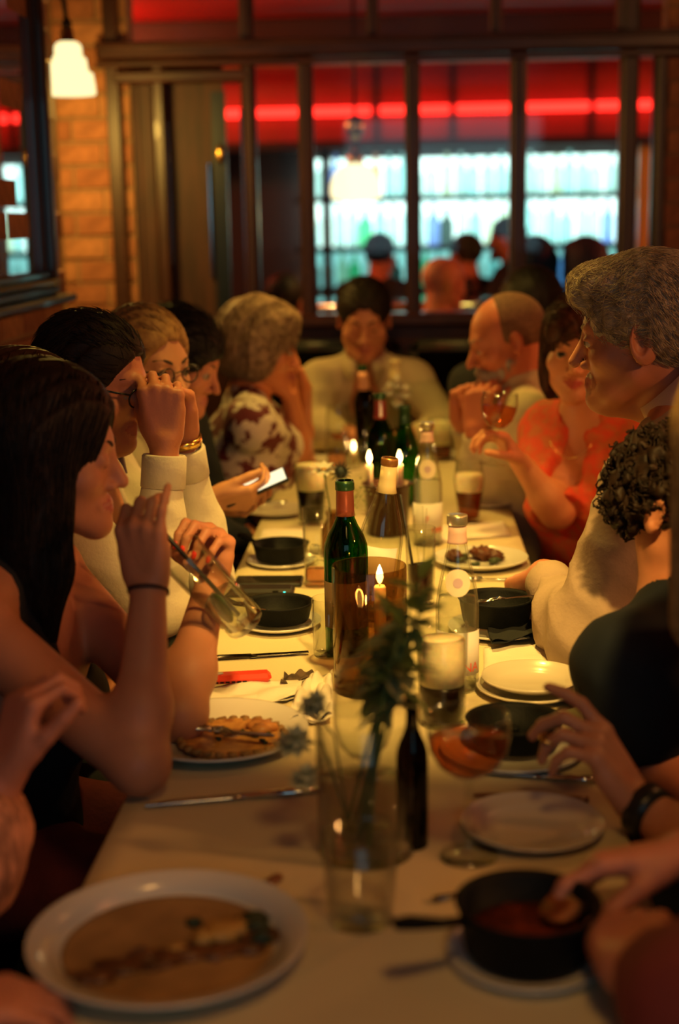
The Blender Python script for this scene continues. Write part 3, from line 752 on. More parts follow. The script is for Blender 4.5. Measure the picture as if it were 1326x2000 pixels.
s3=skillet(p+[-.006,.0,.018],.066,.045,(math.radians(25),.085),'black cast iron skillet with a long handle beside the water bottle'); leftovers(s3,.045,8,.013,LEFTOVER,3)
cutlery('fork',T(1090,1178,TZ+.07),T(962,1205,TZ+.03),'steel fork leaning out of the right skillet',STEEL,z=TZ+.085,L=.16,tilt=-.22)
# right near: black dish on plate
p=T(1000,1470); plate(p,.100,'white plate under the large black dish near the wine glass',.012); s4=skillet(p+[.004,.008,.012],.066,.036,None,'large black round dish on a white plate near the wine glass'); leftovers(s4,.04,5,.012,IRON,8)
cutlery('knife',T(1165,1528),T(925,1512),'shiny steel knife lying in front of the black dish plate',STEEL)
cutlery('knife',T(1150,1568),T(925,1556),'brown handled knife lying beyond the empty right plate',pmat('brown_handle',(.16,.06,.03),.4))
p=T(1040,1622); plate(p,.086,'empty white side plate on the right in front of the wine glass',.014,PORC2)
# nearest skillet with hand and spoon
p=T(1030,1872); plate(p,.080,'small white plate beneath the nearest black skillet',.010)
s5=skillet(p+[0,0,.010],.070,.052,(math.radians(205),.075),'nearest black cast iron skillet, with sauce and a spoon, bottom right'); 
part(MB().lathe([(0,.022),(.058,.022),(.059,.018),(0,.012)],30),'red_sauce',pmat('red_sauce',(.20,.035,.015),.22,noise=(40,.5),bump=(60,.3)),s5)
cutlery('fork',T(848,1762),T(985,1730),'fork with a brown handle lying beyond the nearest skillet')
sA=W(1210,1690,1.40); sB=np.array([p[0]+.030,p[1]+.012,TZ+.036]); sL=float(np.linalg.norm(sB-sA))
SPOON=thing('spoon','golden lit serving spoon held in the nearest black skillet','spoon',sA)
part(spoon_mesh(MB(),sL-.02,1.2),'spoon_body',pmat('glint_steel',(.85,.62,.28),.2,1.),SPOON)  # gold glint of the spoon bowl is put into the steel's colour
yd=nrm(sB-sA); xd=nrm(np.cross(yd,[0,0,1.])); SPOON.rotation_euler=Matrix(np.stack([xd,yd,np.cross(xd,yd)],1).tolist()).to_euler()
# ------------------------------------------------------------------ bottles and glasses
def off(prof,t): 
    """inner wall profile of a bottle"""
    return [(max(r-t,0.0008),z) for r,z in prof]
WINE=[(.0355,.0),(.0375,.004),(.0378,.175),(.0365,.19),(.031,.206),(.022,.222),(.0160,.236),(.0142,.252),(.0138,.283),(.0152,.285),(.0152,.296),(.0140,.300)]
BURG=[(.0385,.0),(.0405,.004),(.0405,.145),(.039,.160),(.034,.182),(.026,.208),(.019,.232),(.0152,.250),(.0142,.262),(.0138,.286),(.0152,.288),(.0152,.297),(.0138,.300)]
WATER=[(.031,.0),(.0335,.004),(.0338,.125),(.0335,.140),(.0300,.165),(.0235,.195),(.0175,.220),(.0140,.240),(.0130,.252),(.0130,.262),(.0145,.264),(.0145,.272),(.0130,.2745)]
def bottle(p,prof,gmat,label,name='wine_bottle',liquid=None,cap=None,labels=(),tilt=None,group=None,neckfoil=None,th=.003):
    t=thing(name,label,'bottle',p,group)
    h=prof[-1][1]
    outer=[(0,0.002)]+[(prof[0][0]*.8,0.0)]+prof
    inner=[(max(r-th,.001),max(z,.006)) for r,z in prof[::-1]]; inner[-1]=(prof[0][0]-th-.002,.006)
    part(MB().lathe(outer+inner+[(0,.012)],40),'glass_body',gmat,t)
    if liquid:
        mat,lv=liquid; lp=[(max(r-th-.0004,.001),max(z,.0068)) for r,z in prof if z<lv]; r_=np.interp(lv,[z for _,z in prof],[r for r,_ in prof])-th-.0004
        part(MB().lathe([(0,.0125)]+[(lp[0][0]-.002,.0068)]+lp+[(r_,lv),(0,lv)],36),'contents',mat,t)
    for (nm,z0,z1,mat,ext) in labels:
        zs_=[z0]+[z for _,z in prof if z0<z<z1]+[z1]; rr=[float(np.interp(z,[q for _,q in prof],[r for r,_ in prof]))+.0006 for z in zs_]
        arc=None if ext is None else ext
        m=MB().lathe(list(zip(rr,zs_)),36 if arc is None else 20,arc=arc); o=part(m,nm,mat,t); sm=o.modifiers.new('s','SOLIDIFY'); sm.thickness=.0005; sm.offset=1
    if tilt: t.rotation_euler=tilt
    return t
def topped(px,py,h): q=T(px,py,TZ+h); q[2]=TZ; return q
CAPR=pmat('foil_red_brown',(.30,.075,.045),.35,.5); CAPG=pmat('foil_green',(.02,.07,.025),.3,.4); CREAM=pmat('cream_foil',(.80,.66,.34),.4); PAPER=pmat('label_paper',(.72,.70,.64),.7,noise=(40,.05))
# green bottle in the middle of the table
bA=bottle(topped(673,938,.30),WINE,GGREEN,'green wine bottle with a red-brown capsule and open top, middle of the table',
  liquid=(drink('white_wine',(.75,.80,.35)),.12),labels=[('capsule',.240,.284,CAPR,None),('foil_top',.284,.300,CAPG,None),('paper_label',.05,.13,pmat('brown_label',(.16,.10,.05),.7),(math.radians(200),math.radians(340)))])
# leaning clear bottle
bB=bottle(topped(762,897,.30)+[-.0,0,0],BURG,GL,'clear glass wine bottle with a cream capsule, leaning behind the green one',liquid=(drink('pale_wine',(.92,.82,.50)),.05),
  labels=[('capsule',.236,.285,CREAM,None),('foil_rim',.285,.300,pmat('foil_amber',(.35,.16,.05),.3,.5),None),('paper_label',.05,.14,PAPER,(math.radians(205),math.radians(320)))])
bB.rotation_euler=(0,math.radians(7),0); q=topped(762,897,.30); bB.location=(q[0]-.300*math.sin(math.radians(7)),q[1],TZ+.005)
# water bottles
def water(px,py,label):
    t=bottle(topped(px,py,.2745),WATER,GL,label,'water_bottle',liquid=(drink('water',(.97,.98,.97)),.150),
     labels=[('neck_label',.236,.262,pmat('pink_label',(.75,.50,.42),.6),None),('paper_label',.030,.100,PAPER,(math.radians(200),math.radians(345)))])
    part(MB().lathe([(0,.280),(.0155,.280),(.016,.278),(.016,.266),(.0148,.264),(.0148,.276),(0,.276)],24),'cap',pmat('foil_silver',(.62,.58,.40),.3,.8),t)
    # round shoulder label facing the table's near end
    V=[];F=[];n=20
    R0=lambda z: float(np.interp(z,[q for _,q in WATER],[r for r,_ in WATER]))+.0009
    V.append((0,-R0(.178),.178))
    for rr in (.5,1.):
        for k in range(n):
            a=2*math.pi*k/n; z=.178+.021*rr*math.sin(a); an=-math.pi/2+rr*.021*math.cos(a)/R0(z); V.append((R0(z)*math.cos(an),R0(z)*math.sin(an),z))
    for k in range(n): F.append((0,1+k,1+(k+1)%n)); F.append((1+k,1+n+k,1+n+(k+1)%n,1+(k+1)%n))
    part(MB().add(V,F),'round_label',pmat('round_label',(.80,.70,.52),.6),t)
    V=[(0,-R0(.178)-.0006,.178)]
    for k in range(n): a=2*math.pi*k/n; z=.178+.0075*math.sin(a); an=-math.pi/2+.0075*math.cos(a)/R0(z); V.append(((R0(z)+.0006)*math.cos(an),(R0(z)+.0006)*math.sin(an),z))
    part(MB().add(V,[(0,1+k,1+(k+1)%n) for k in range(n)]),'emblem',pmat('emblem_mauve',(.55,.40,.46),.6),t)
    return t
w1=water(893,1012,'clear mineral water bottle with red lettering behind the tall dark beer')
w2=water(834,830,'farther clear mineral water bottle next to the amber beer')
def bent_text(txt,size,R,z,ang0,mat,parent,name='lettering'):
    c=bpy.data.curves.new('t','FONT'); c.body=txt; c.size=size; c.extrude=.0; c.resolution_u=3
    o=bpy.data.objects.new('t',c); COL.objects.link(o); dg=bpy.context.evaluated_depsgraph_get(); dg.update(); me=bpy.data.meshes.new_from_object(o.evaluated_get(dg)); bpy.data.objects.remove(o)
    n=len(me.vertices); V=np.empty(n*3); me.vertices.foreach_get('co',V); V=V.reshape(-1,3); Fs=[tuple(p.vertices) for p in me.polygons]
    a=ang0+V[:,0]/R; VV=np.stack([R*np.cos(a),R*np.sin(a),z+V[:,1]],1); bpy.data.meshes.remove(me)
    return mk(name,VV,Fs,mat,parent,False)
REDINK=pmat('red_ink',(.62,.07,.03),.6)
bent_text('NA',.021,.0350,.036,math.radians(282),REDINK,w1); bent_text('F',.020,.0350,.064,math.radians(272),REDINK,w1)
bent_text('F',.020,.0350,.058,math.radians(262),REDINK,w2)
MB().lathe([(.0346,.030),(.0347,.044)],14,arc=(math.radians(285),math.radians(338))).build('red_patch',REDINK,w2)
# far bottles
bC=bottle(topped(742,768,.30),WINE,glass('bright_green_glass',(.12,.50,.06)),'green wine bottle with a red and white capsule between the two far candles',liquid=(drink('white_wine',(.75,.80,.35)),.14),
  labels=[('capsule',.236,.284,pmat('foil_wine',(.24,.03,.03),.35,.4),None),('capsule_stripe',.242,.280,pmat('white_stripe',(.7,.68,.64),.5),(math.radians(262),math.radians(292))),('foil_top',.284,.300,CAPG,None)])
bD=bottle(topped(721,712,.30),WINE,GDARK,'dark green wine bottle with a pink capsule at the far end of the table',labels=[('capsule',.225,.280,pmat('foil_pink',(.55,.25,.16),.4,.3),None),('foil_top',.283,.300,CAPG,None)])
bD.rotation_euler=(0,math.radians(-4),0)
bE=bottle(topped(772,702,.30),BURG,GL,'clear wine bottle with a cream capsule in front of the man at the end',labels=[('capsule',.236,.300,CREAM,None)])
bF=bottle(topped(790,790,.26),[(r,z*.86) for r,z in BURG],glass('leaf_green_glass',(.25,.62,.12)),'bright green bottle by the far right candle',labels=[('capsule',.21,.258,CAPG,None)])
# small dark bottle at the right side of the flower vase
bG=bottle(T(806,1650),[(r*.5,z*.62) for r,z in WINE],glass('blue_black_glass',(.012,.05,.06)),'small dark bottle beside the flower vase',name='dark_bottle')
# tumblers and beers
def tumbler(p,R,h,label,name='tumbler',taper=.9,th=.0022,fill=None,foam=None,prof=None,group=None,base=.010):
    t=thing(name,label,'glass',p,group)
    if prof is None: prof=[(R*taper,0),(R*(taper+.02),.002),(R,h)]
    outer=[(0,0)]+prof; inner=[(r-th,z) for r,z in prof if z>base][::-1]; r0=float(np.interp(base,[z for _,z in prof],[r for r,_ in prof]))-th
    part(MB().lathe(outer+[(prof[-1][0]-th*.5,h+.0008)]+inner+[(r0,base),(0,base)],40),'glass_body',GL,t)
    rin=lambda z: float(np.interp(z,[q for _,q in prof],[r for r,_ in prof]))-th-.0004
    if fill:
        z=base+.0004
        for (nm,z1,mat) in fill:
            zs_=[z]+[q for _,q in prof if z<q<z1]+[z1]; part(MB().lathe([(0,z)]+[(rin(q),q) for q in zs_]+[(0,z1)],36),nm,mat,t); z=z1+.0003
    return t
STOUT=pmat('stout_beer',(.008,.003,.002),.3,spec=.1); AMBER=drink('amber',(.62,.24,.03)); COLA=drink('cola',(.16,.05,.015)); ROSE=drink('rose',(.86,.42,.22))
PINT=[(.029,0),(.030,.002),(.032,.06),(.037,.120),(.0375,.150)]
p=T(864,1412); tumbler(p,.041,.152,'tall glass of dark beer with a thick pale head, in front of the water bottle','beer_glass',prof=[(.033,0),(.034,.002),(.035,.05),(.0375,.152)],fill=[('stout',.062,STOUT),('foam',.128,FOAM)])
p=topped(606,905,.150); tumbler(p,.037,.15,'pint of black stout with a cream head on the left behind the water glass','beer_glass',prof=[(r*1.05,z) for r,z in PINT],fill=[('stout',.085,STOUT),('foam',.147,FOAM)])
WILLI=[(.027,0),(.028,.002),(.030,.03),(.037,.080),(.0395,.105),(.035,.140),(.034,.150)]
p=topped(916,900,.15); tumbler(p,.037,.15,'bulging glass of amber beer with foam beside the far water bottle','beer_glass',prof=[(r*.95,z) for r,z in WILLI],fill=[('ale',.075,AMBER),('foam',.118,FOAM)])
ICE=glass('ice',(.95,.97,.97),1.31)
p=topped(617,993,.16); g1=tumbler(p,.029,.16,'tall clear tumbler with melting ice and a trace of red drink','tumbler',taper=.88,fill=[('drink',.034,drink('pink_water',(.93,.62,.50)))])
for k,(x,y,z) in enumerate(((.006,-.004,.045),(-.008,.006,.050),(.0,.008,.072),(-.004,-.007,.078))):
    o=part(MB().box((x-.009,y-.009,z-.009),(x+.009,y+.009,z+.009),.003,rz=.5*k),'ice_cube',ICE,g1,False)
p=topped(821,1030,.15); g2=tumbler(p,.029,.15,'tall glass of cola with dark straws beside the water bottle','tumbler',taper=.9,fill=[('cola',.075,COLA)])
for k,(x,y,a,l) in enumerate(((-.006,.003,-.16,.20),(.003,-.003,-.10,.185),(.008,.004,-.02,.175),(.002,.008,.06,.17))):
    part(MB().tube([(x,y,.014),(x+math.sin(a)*l,y+.01,.014+l*math.cos(a))],.0030 if k==0 else .0016,8),'straw' if k==0 else 'stirrer',pmat('black_straw',(.012,.01,.01),.4) if k==0 else GL,g2)
tumbler(T(705,1795),.041,.098,'empty clear tumbler nearest the camera in the middle of the table','tumbler',taper=.82,th=.0025)
tumbler(topped(855,826,.13)+[.012,.10,0],.036,.13,'glass of pale beer at the far right behind the water bottle','beer_glass',fill=[('ale',.05,AMBER),('foam',.12,FOAM)])
tumbler(topped(657,842,.12),.032,.12,'glass with a pink drink at the far end by the floral dress','tumbler',fill=[('drink',.05,drink('pink_water',(.93,.62,.50)))])
tumbler(topped(642,1168,.10),.030,.10,'short empty tumbler hidden behind the green wine bottle','tumbler')
def stem_glass(p,bowl,foot_r,stem_h,label,fill=None,name='wine_glass',th=.0014,parent_rot=None):
    """bowl: list of (r,z above bowl bottom)"""
    t=thing(name,label,'glass',p)
    st=[(0,0),(foot_r,0),(foot_r,.0015),(foot_r*.4,.005),(.0055,.012),(.0042,.03),(.0042,stem_h-.01),(.007,stem_h)]
    o=[(r,z+stem_h) for r,z in bowl]; i=[(max(r-th,.0005),z+stem_h+ (.002 if k==0 else 0)) for k,(r,z) in enumerate(bowl)][::-1]
    part(MB().lathe(st+o+i+[(0,stem_h+.003)],44),'glass_body',GL,t)
    if fill:
        mat,lv=fill; zs_=[z for _,z in bowl if z<lv]+[lv]; rin=[max(float(np.interp(z,[q for _,q in bowl],[r for r,_ in bowl]))-th-.0004,.001) for z in zs_]
        part(MB().lathe([(0,stem_h+.0034)]+[(r,max(z+stem_h,stem_h+.0036)) for r,z in zip(rin,zs_)]+[(0,lv+stem_h)],40),'wine',mat,t)
    if parent_rot: t.rotation_euler=parent_rot
    return t
BOWL=[(.006,0),(.020,.004),(.036,.016),(.045,.033),(.048,.050),(.0475,.066),(.046,.075)]
p=T(915,1672); stem_glass(p,BOWL,.034,.098,'stemmed glass of rose wine with candle glints, near right',(ROSE,.046))
BOWL2=[(.006,0),(.018,.004),(.030,.018),(.036,.040),(.037,.065),(.034,.095),(.031,.11)]
stem_glass(T(712,1606),BOWL2,.033,.085,'empty stemmed glass standing behind the flower vase')
stem_glass(topped(660,800,.17)+[.0,.0,0],BOWL2,.030,.075,'stemmed glass with candle glints at the far end, left of the bottles',(ROSE,.02))
# smoked cylinder vase with candle, flower vase
CANDLE=pmat('candle_wax',(.85,.75,.52),.5,sss=.5)
FLAME=bpy.data.materials.new('candle_flame'); _t=nt(FLAME); _t.nodes.clear(); _e=_t.nodes.new('ShaderNodeEmission'); _e.inputs[0].default_value=(1,.62,.22,1); _e.inputs[1].default_value=22; _o=_t.nodes.new('ShaderNodeOutputMaterial'); _t.links.new(_e.outputs[0],_o.inputs[0])
def candle(base,h,r,label,power,parent=None,fh=.034):
    t=thing('candle',label,'candle',base)
    part(MB().lathe([(0,0),(r,0),(r,h-.003),(r*.8,h),(r*.4,h-.0015),(0,h-.002)],18),'wax',CANDLE,t)
    part(MB().tube([(0,0,h-.003),(0,.0005,h+.006)],.0007,6),'wick',IRON,t)
    s_=fh/.034
    part(MB().lathe([(0,h+.002),(.0035*s_,h+.006*s_),(.0058*s_,h+.013*s_),(.0050*s_,h+.020*s_),(.0022*s_,h+.029*s_),(0,h+.034*s_)],14),'flame',FLAME,t)
    point_light('candle_light',np.array(base,float)+[0,0,h+.018],power,(1.,.50,.14),.008)
    return t
vz=thing('hurricane_vase','smoked brown glass cylinder holding a lit candle, beside the green bottle','vase',T(724,1345))
vp=np.array(vz.location)
part(MB().lathe([(0,0),(.056,0),(.058,.003),(.0585,.200),(.0575,.2015),(.0560,.200),(.0555,.010),(0,.010)],44),'glass_body',SMOKE,vz)
candle(np.array([vp[0]+.016,vp[1]+.012,TZ+.0105]),.155,.0095,'white taper candle burning inside the smoked glass cylinder',.9)
# far pot with two candles and a bottle
cC=np.array(bC.location)
def far_candle(px,py,label,h,Y):
    q=W(px,py,Y); return candle((q[0],Y,q[2]-h-.010),h,.0075,label,2.2)
pot=thing('candle_pot','dark metal pot with a wide rim below the two far candles','pot',T(757,1042)); pp=np.array(pot.location); zr_=W(757,945,pp[1])[2]-TZ
part(MB().lathe([(0,0),(.044,0),(.048,.004),(.053,zr_-.004),(.060,zr_),(.060,zr_+.003),(.052,zr_+.002),(.046,.008),(0,.008)],40),'pot_body',pmat('dark_bronze',(.06,.028,.014),.3,.8),pot)
far_candle(721,898,'slender white candle burning left of the far green bottle',.065,pp[1]+.03)
far_candle(780,898,'slender white candle burning right of the far green bottle',.065,pp[1]+.012)
for o in [o for o in scn.objects if o.name.startswith('candle') and o.type=='EMPTY' and 'far' in o['label']]:
    z=o.location.z
    MB().tube([(0,0,0),(0,0,-(z-TZ-.009))],.0045,10).build('candle_stick',pmat('dark_bronze',(.06,.028,.014),.3,.8),o)
# ribbed votive glass with yellow glow
p=topped(690,850,.10); vt=tumbler(p,.026,.085,'ribbed votive glass glowing yellow at the far end','votive',taper=.9)
candle(p+np.array([0,0,.0105]),.040,.010,'short candle burning inside the ribbed votive glass',.5)
m=MB()
for k in range(16): a=2*math.pi*k/16; m.tube([(.0245*math.cos(a),.0245*math.sin(a),.004),(.0268*math.cos(a),.0268*math.sin(a),.082)],.0018,6)
part(m,'ribs',GL,vt)
# flower arrangements
LEAF=pmat('leaf_green',(.20,.31,.10),.6,noise=(30,.4)); LEAF2=pmat('pale_leaf',(.34,.40,.22),.7,noise=(30,.3)); PETAL=pmat('white_petal',(.70,.68,.58),.6,noise=(40,.1))
def leafy(n,c,c2):
    m=pmat(n,c,.6,noise=(30,.4)); t=m.node_tree; o=[x for x in t.nodes if x.type=='OUTPUT_MATERIAL'][0]; src=o.inputs[0].links[0].from_socket
    b=t.nodes.new('ShaderNodeBsdfTranslucent'); b.inputs[0].default_value=(*c2,1); mx=t.nodes.new('ShaderNodeMixShader'); mx.inputs[0].default_value=.45
    t.links.new(src,mx.inputs[1]); t.links.new(b.outputs[0],mx.inputs[2]); t.links.new(mx.outputs[0],o.inputs[0]); return m
LEAF=leafy('leaf_green_thin',(.17,.27,.09),(.22,.36,.08)); LEAF2=leafy('pale_leaf_thin',(.32,.38,.20),(.36,.44,.18))
PALEB=pmat('pale_green_blossom',(.42,.46,.30),.6,noise=(40,.15)); THIST=pmat('thistle',(.035,.05,.05),.6)
def leaf(m,p,d,L_,w,bend=.3):
    d=nrm(d); s_=np.cross(d,[0,0,1.]); s_=nrm(s_ if np.linalg.norm(s_)>.1 else np.array([1.,0,0])); u=np.cross(s_,d); V=[];F=[]
    for i in range(5):
        f=i/4; c=np.array(p)+d*L_*f-u*bend*L_*f*f; ww=w*math.sin(math.pi*min(.98,.08+f*.92)); V+=[c-s_*ww+u*.15*ww,c-u*.05*w,c+s_*ww+u*.15*ww]
    for i in range(4):
        for k in range(2): a=i*3+k; F.append((a,a+1,a+4,a+3))
    m.add(V,F)
fv=thing('flower_vase','clear glass cylinder vase with green foliage and pale blossoms, near centre','vase',T(716,1660)); fp=np.array(fv.location)
part(MB().lathe([(0,0),(.056,0),(.057,.002),(.0575,.165),(.0565,.166),(.0550,.165),(.0545,.012),(0,.012)],44),'glass_body',GL,fv)
part(MB().lathe([(0,.0124),(.0540,.0124),(.0545,.085),(0,.085)],40),'water',drink('water',(.97,.98,.97)),fv)
r_=np.random.default_rng(21)
for k in range(11):
    a=r_.uniform(0,6.28); r0=r_.uniform(.0,.035); top=np.array([.075*math.cos(a)*r_.uniform(.2,1)+.030,.06*math.sin(a)*r_.uniform(.3,1),r_.uniform(.19,.335)])
    b0=np.array([-r0*math.cos(a),-r0*math.sin(a),.016]); mid=(b0+top)*.5+np.array([0,0,.02]); mid[:2]=np.clip(mid[:2],-.04,.04)
    m=MB(); m.tube([b0,mid,top],[.0022,.002,.0014],6); part(m,'stem',LEAF,fv)
    m=MB()
    for j in range(16):
        f=r_.uniform(.25,1.05); c=mid+(top-mid)*f; leaf(m,c,r_.normal(size=3)*[1,1,.5]+[0,0,.25],r_.uniform(.024,.046),r_.uniform(.006,.011),.3)
    part(m,'leaves',LEAF if k%3 else LEAF2,fv)
def blossom(t,c,R,n=9,mat=PETAL,cen=None,up=(0,-.4,.9)):
    u=nrm(up); a0=nrm(np.cross(u,[1.,0,0])); a1=np.cross(u,a0); m=MB()
    for k in range(n):
        a=2*math.pi*k/n; d=a0*math.cos(a)+a1*math.sin(a); leaf(m,np.array(c),d+u*.35,R,R*.33,.2)
    part(m,'petals',mat,t); part(MB().blob(c,(R*.28,R*.28,R*.22),8),'flower_centre',cen or EGG,t)
for c,R in (((-.085,.012,.125),.026),((-.070,-.035,.100),.020),((-.062,.03,.165),.022)):
    part(MB().tube([(-.02,0,.03),(c[0]*.6,c[1],.13),c],.0016,6),'stem',LEAF2,fv); blossom(fv,c,R,9,PALEB,LEAF2); blossom(fv,(c[0]+.004,c[1],c[2]+.010),R*.7,8,PALEB,LEAF2,(.2,-.5,.8))
# thistle vase behind the green bottle
tp_=T(655,1085); tv=thing('bud_vase','small vase with a spiky thistle and white flowers behind the green bottle','vase',tp_)
part(MB().lathe([(0,0),(.028,0),(.032,.02),(.030,.06),(.018,.085),(.021,.10),(.0195,.10),(.0165,.085),(.028,.06),(.030,.02),(0,.006)],30),'glass_body',SMOKE,tv)
c=W(666,922,tp_[1])-tp_
part(MB().tube([(0,0,.01),(c[0]*.5,c[1]*.5,c[2]*.6),c],.0020,6),'stem',LEAF,tv)
m=MB()
for k in range(15):
    a=2*math.pi*k/15; d=np.array([math.cos(a),-.35,math.sin(a)]); m.tube([c,c+d*.014,c+d*r_.uniform(.024,.030)],[.0032,.0026,.0003],5)
part(m,'spikes',THIST,tv); part(MB().blob(c+[0,-.006,0],(.010,.009,.011),10,jit=.2),'flower_centre',THIST,tv)
c2=W(632,918,tp_[1])-tp_; part(MB().tube([(0,0,.01),(c2[0]*.5,0,c2[2]*.6),c2],.0016,6),'stem',LEAF,tv); blossom(tv,c2,.030,9)
c3=W(690,962,tp_[1])-tp_; m=MB()
for k in range(50): v=r_.normal(size=3)*[.022,.015,.020]; m.blob(c3+v,(.0022,.0022,.0022),5)
part(m,'tiny_buds',LEAF2,tv)
m=MB()
for k in range(16): v=r_.normal(size=3)*[.02,.012,.018]; m.tube([(0,0,.09),c3*.6,c3+v],.0006,4)
part(m,'stem',LEAF2,tv)
# white daisies on the far vase
q=T(775,890); dv=thing('bud_vase','small vase of white daisies in front of the man at the end','vase',q)
part(MB().lathe([(0,0),(.022,0),(.026,.02),(.022,.055),(.012,.075),(.014,.09),(.0125,.09),(.0105,.075),(.0205,.055),(.0245,.02),(0,.006)],26),'glass_body',SMOKE,dv)
for (a,b) in ((775,746),(760,760),(792,765),(778,782)):
    c=W(a,b,q[1]-.02)-q; part(MB().tube([(0,0,.01),(c[0]*.4,c[1]*.4,c[2]*.6),c],.0014,6),'stem',LEAF,dv); blossom(dv,c,.024,11,PETAL,EGG,(0,-.9,.4))
# plates far left and right
plate(T(540,1002),.085,'white side plate far left below the phone',.012,PORC2)
plate(T(955,985),.075,'white side plate at the far right table edge',.012,PORC2)
plate(T(630,905),.08,'white side plate at the far left end by the blonde woman',.012,PORC2)
plate(T(905,893),.075,'white side plate in front of the bald man',.012,PORC2)
cutlery('fork',T(495,998),T(560,993),'small bright fork on the far left plate',STEEL,z=TZ+.014)
for o in scn.objects:
    if o.type=='MESH' and o.name.split('.')[0] in ('sauce_streak','herbs','food_scraps','meat','crust','tiny_buds','leaves','ribs','vent_slots','spikes','petals','folded_slice'): o['kind']='stuff'
# ------------------------------------------------------------------ people
def frame(f,u=(0,0,1),roll=0.):
    """columns: x = the figure's left-to-right axis (its right), y = forward, z = up"""
    f=nrm(f); u=np.asarray(u,float); r=nrm(np.cross(f,u)); u=np.cross(r,f)
    if roll:
        c,s=math.cos(roll),math.sin(roll); r,u=r*c+u*s,u*c-r*s
    return np.stack([r,f,u],1)
def head_sdf(Q,o):
    """head in its own frame: eyes at z 0, chin -.115, crown +.115; o = options"""
    old=o.get('age',0)
    d=ell(Q,(0,-.014,.033),(.074,.096,.083))
    d=smin(d,ell(Q,(0,.026,-.022),(.060,.060,.084)),.03)
    for s in (-1,1):
        d=smin(d,cone(Q,(s*.052,.008,-.062),(s*.012,.068,-.098),.017,.015),.035)
        d=smin(d,ell(Q,(s*.043,.052,-.028),(.024,.024,.020)),.022)
    d=smin(d,ell(Q,(0,.074,-.099),(.019,.017,.016)),.018)
    d=smin(d,cone(Q,(-.030,.072,.020),(.030,.072,.020),.012,.012),.018)
    for s in (-1,1):
        d=smax(d,-ell(Q,(s*.032,.099,.000),(.020,.020,.013)),.014)
    # lids
    for s in (-1,1):
        e=ell(Q,(s*.032,.0735,.0),(.0150,.0150,.0135))
        up=np.maximum(e,-(Q[:,2]-o.get('lid',.0035)-.25*(Q[:,1]-.085))); lo=np.maximum(e,Q[:,2]+.0065)
        d=smin(d,up,.003); d=smin(d,lo,.003)
    nl=o.get('nose',1.)
    d=smin(d,cone(Q,(0,.080,.010),(0,.087+.020*nl,-.034),.008,.0105),.012)
    for s in (-1,1): d=smin(d,ell(Q,(s*.0115,.087,-.040),(.0085,.012,.0080)),.007)
    for s in (-1,1): d=smax(d,-ell(Q,(s*.006,.098,-.048),(.004,.007,.004)),.003)
    # mouth
    m=o.get('smile',0.)
    for s in (-1,1):
        d=smin(d,cone(Q,(0,.0865,-.0625),(s*.022,.0755,-.0665+m*.006),.0065,.0045),.008)
        d=smin(d,cone(Q,(0,.0855,-.0755),(s*.021,.0750,-.0700+m*.006),.0075,.0045),.008)
        d=smax(d,-cone(Q,(0,.0945,-.0692),(s*.025,.0810,-.0682+m*.007),.0022+.0015*m,.0016),.003)
    d=smax(d,-cone(Q,(0,.100,-.050),(0,.094,-.058),.003,.0035),.008)
    if old:
        for s in (-1,1):
            d=smax(d,-cone(Q,(s*.019,.088,-.040),(s*.031,.075,-.072),.0022,.002),.007)
            d=smin(d,ell(Q,(s*.035,.045,-.088),(.02,.02,.014)),.02)
        d=smin(d,cone(Q,(0,.045,-.112),(0,-.0,-.125),.016,.02),.03)
    # ears
    for s in (-1,1):
        es=o.get('ear',1.); a=np.array([[.86,s*.45,0],[-s*.45,.86,0],[0,0,1.]])
        e=ell(Q,(s*.079,-.012,-.006),(.0085,.020*es,.032*es),a)
        e=smax(e,-ell(Q,(s*.087,-.007,-.002),(.0075,.010*es,.020*es),a),.004)
        d=smin(d,e,.006)
    return d
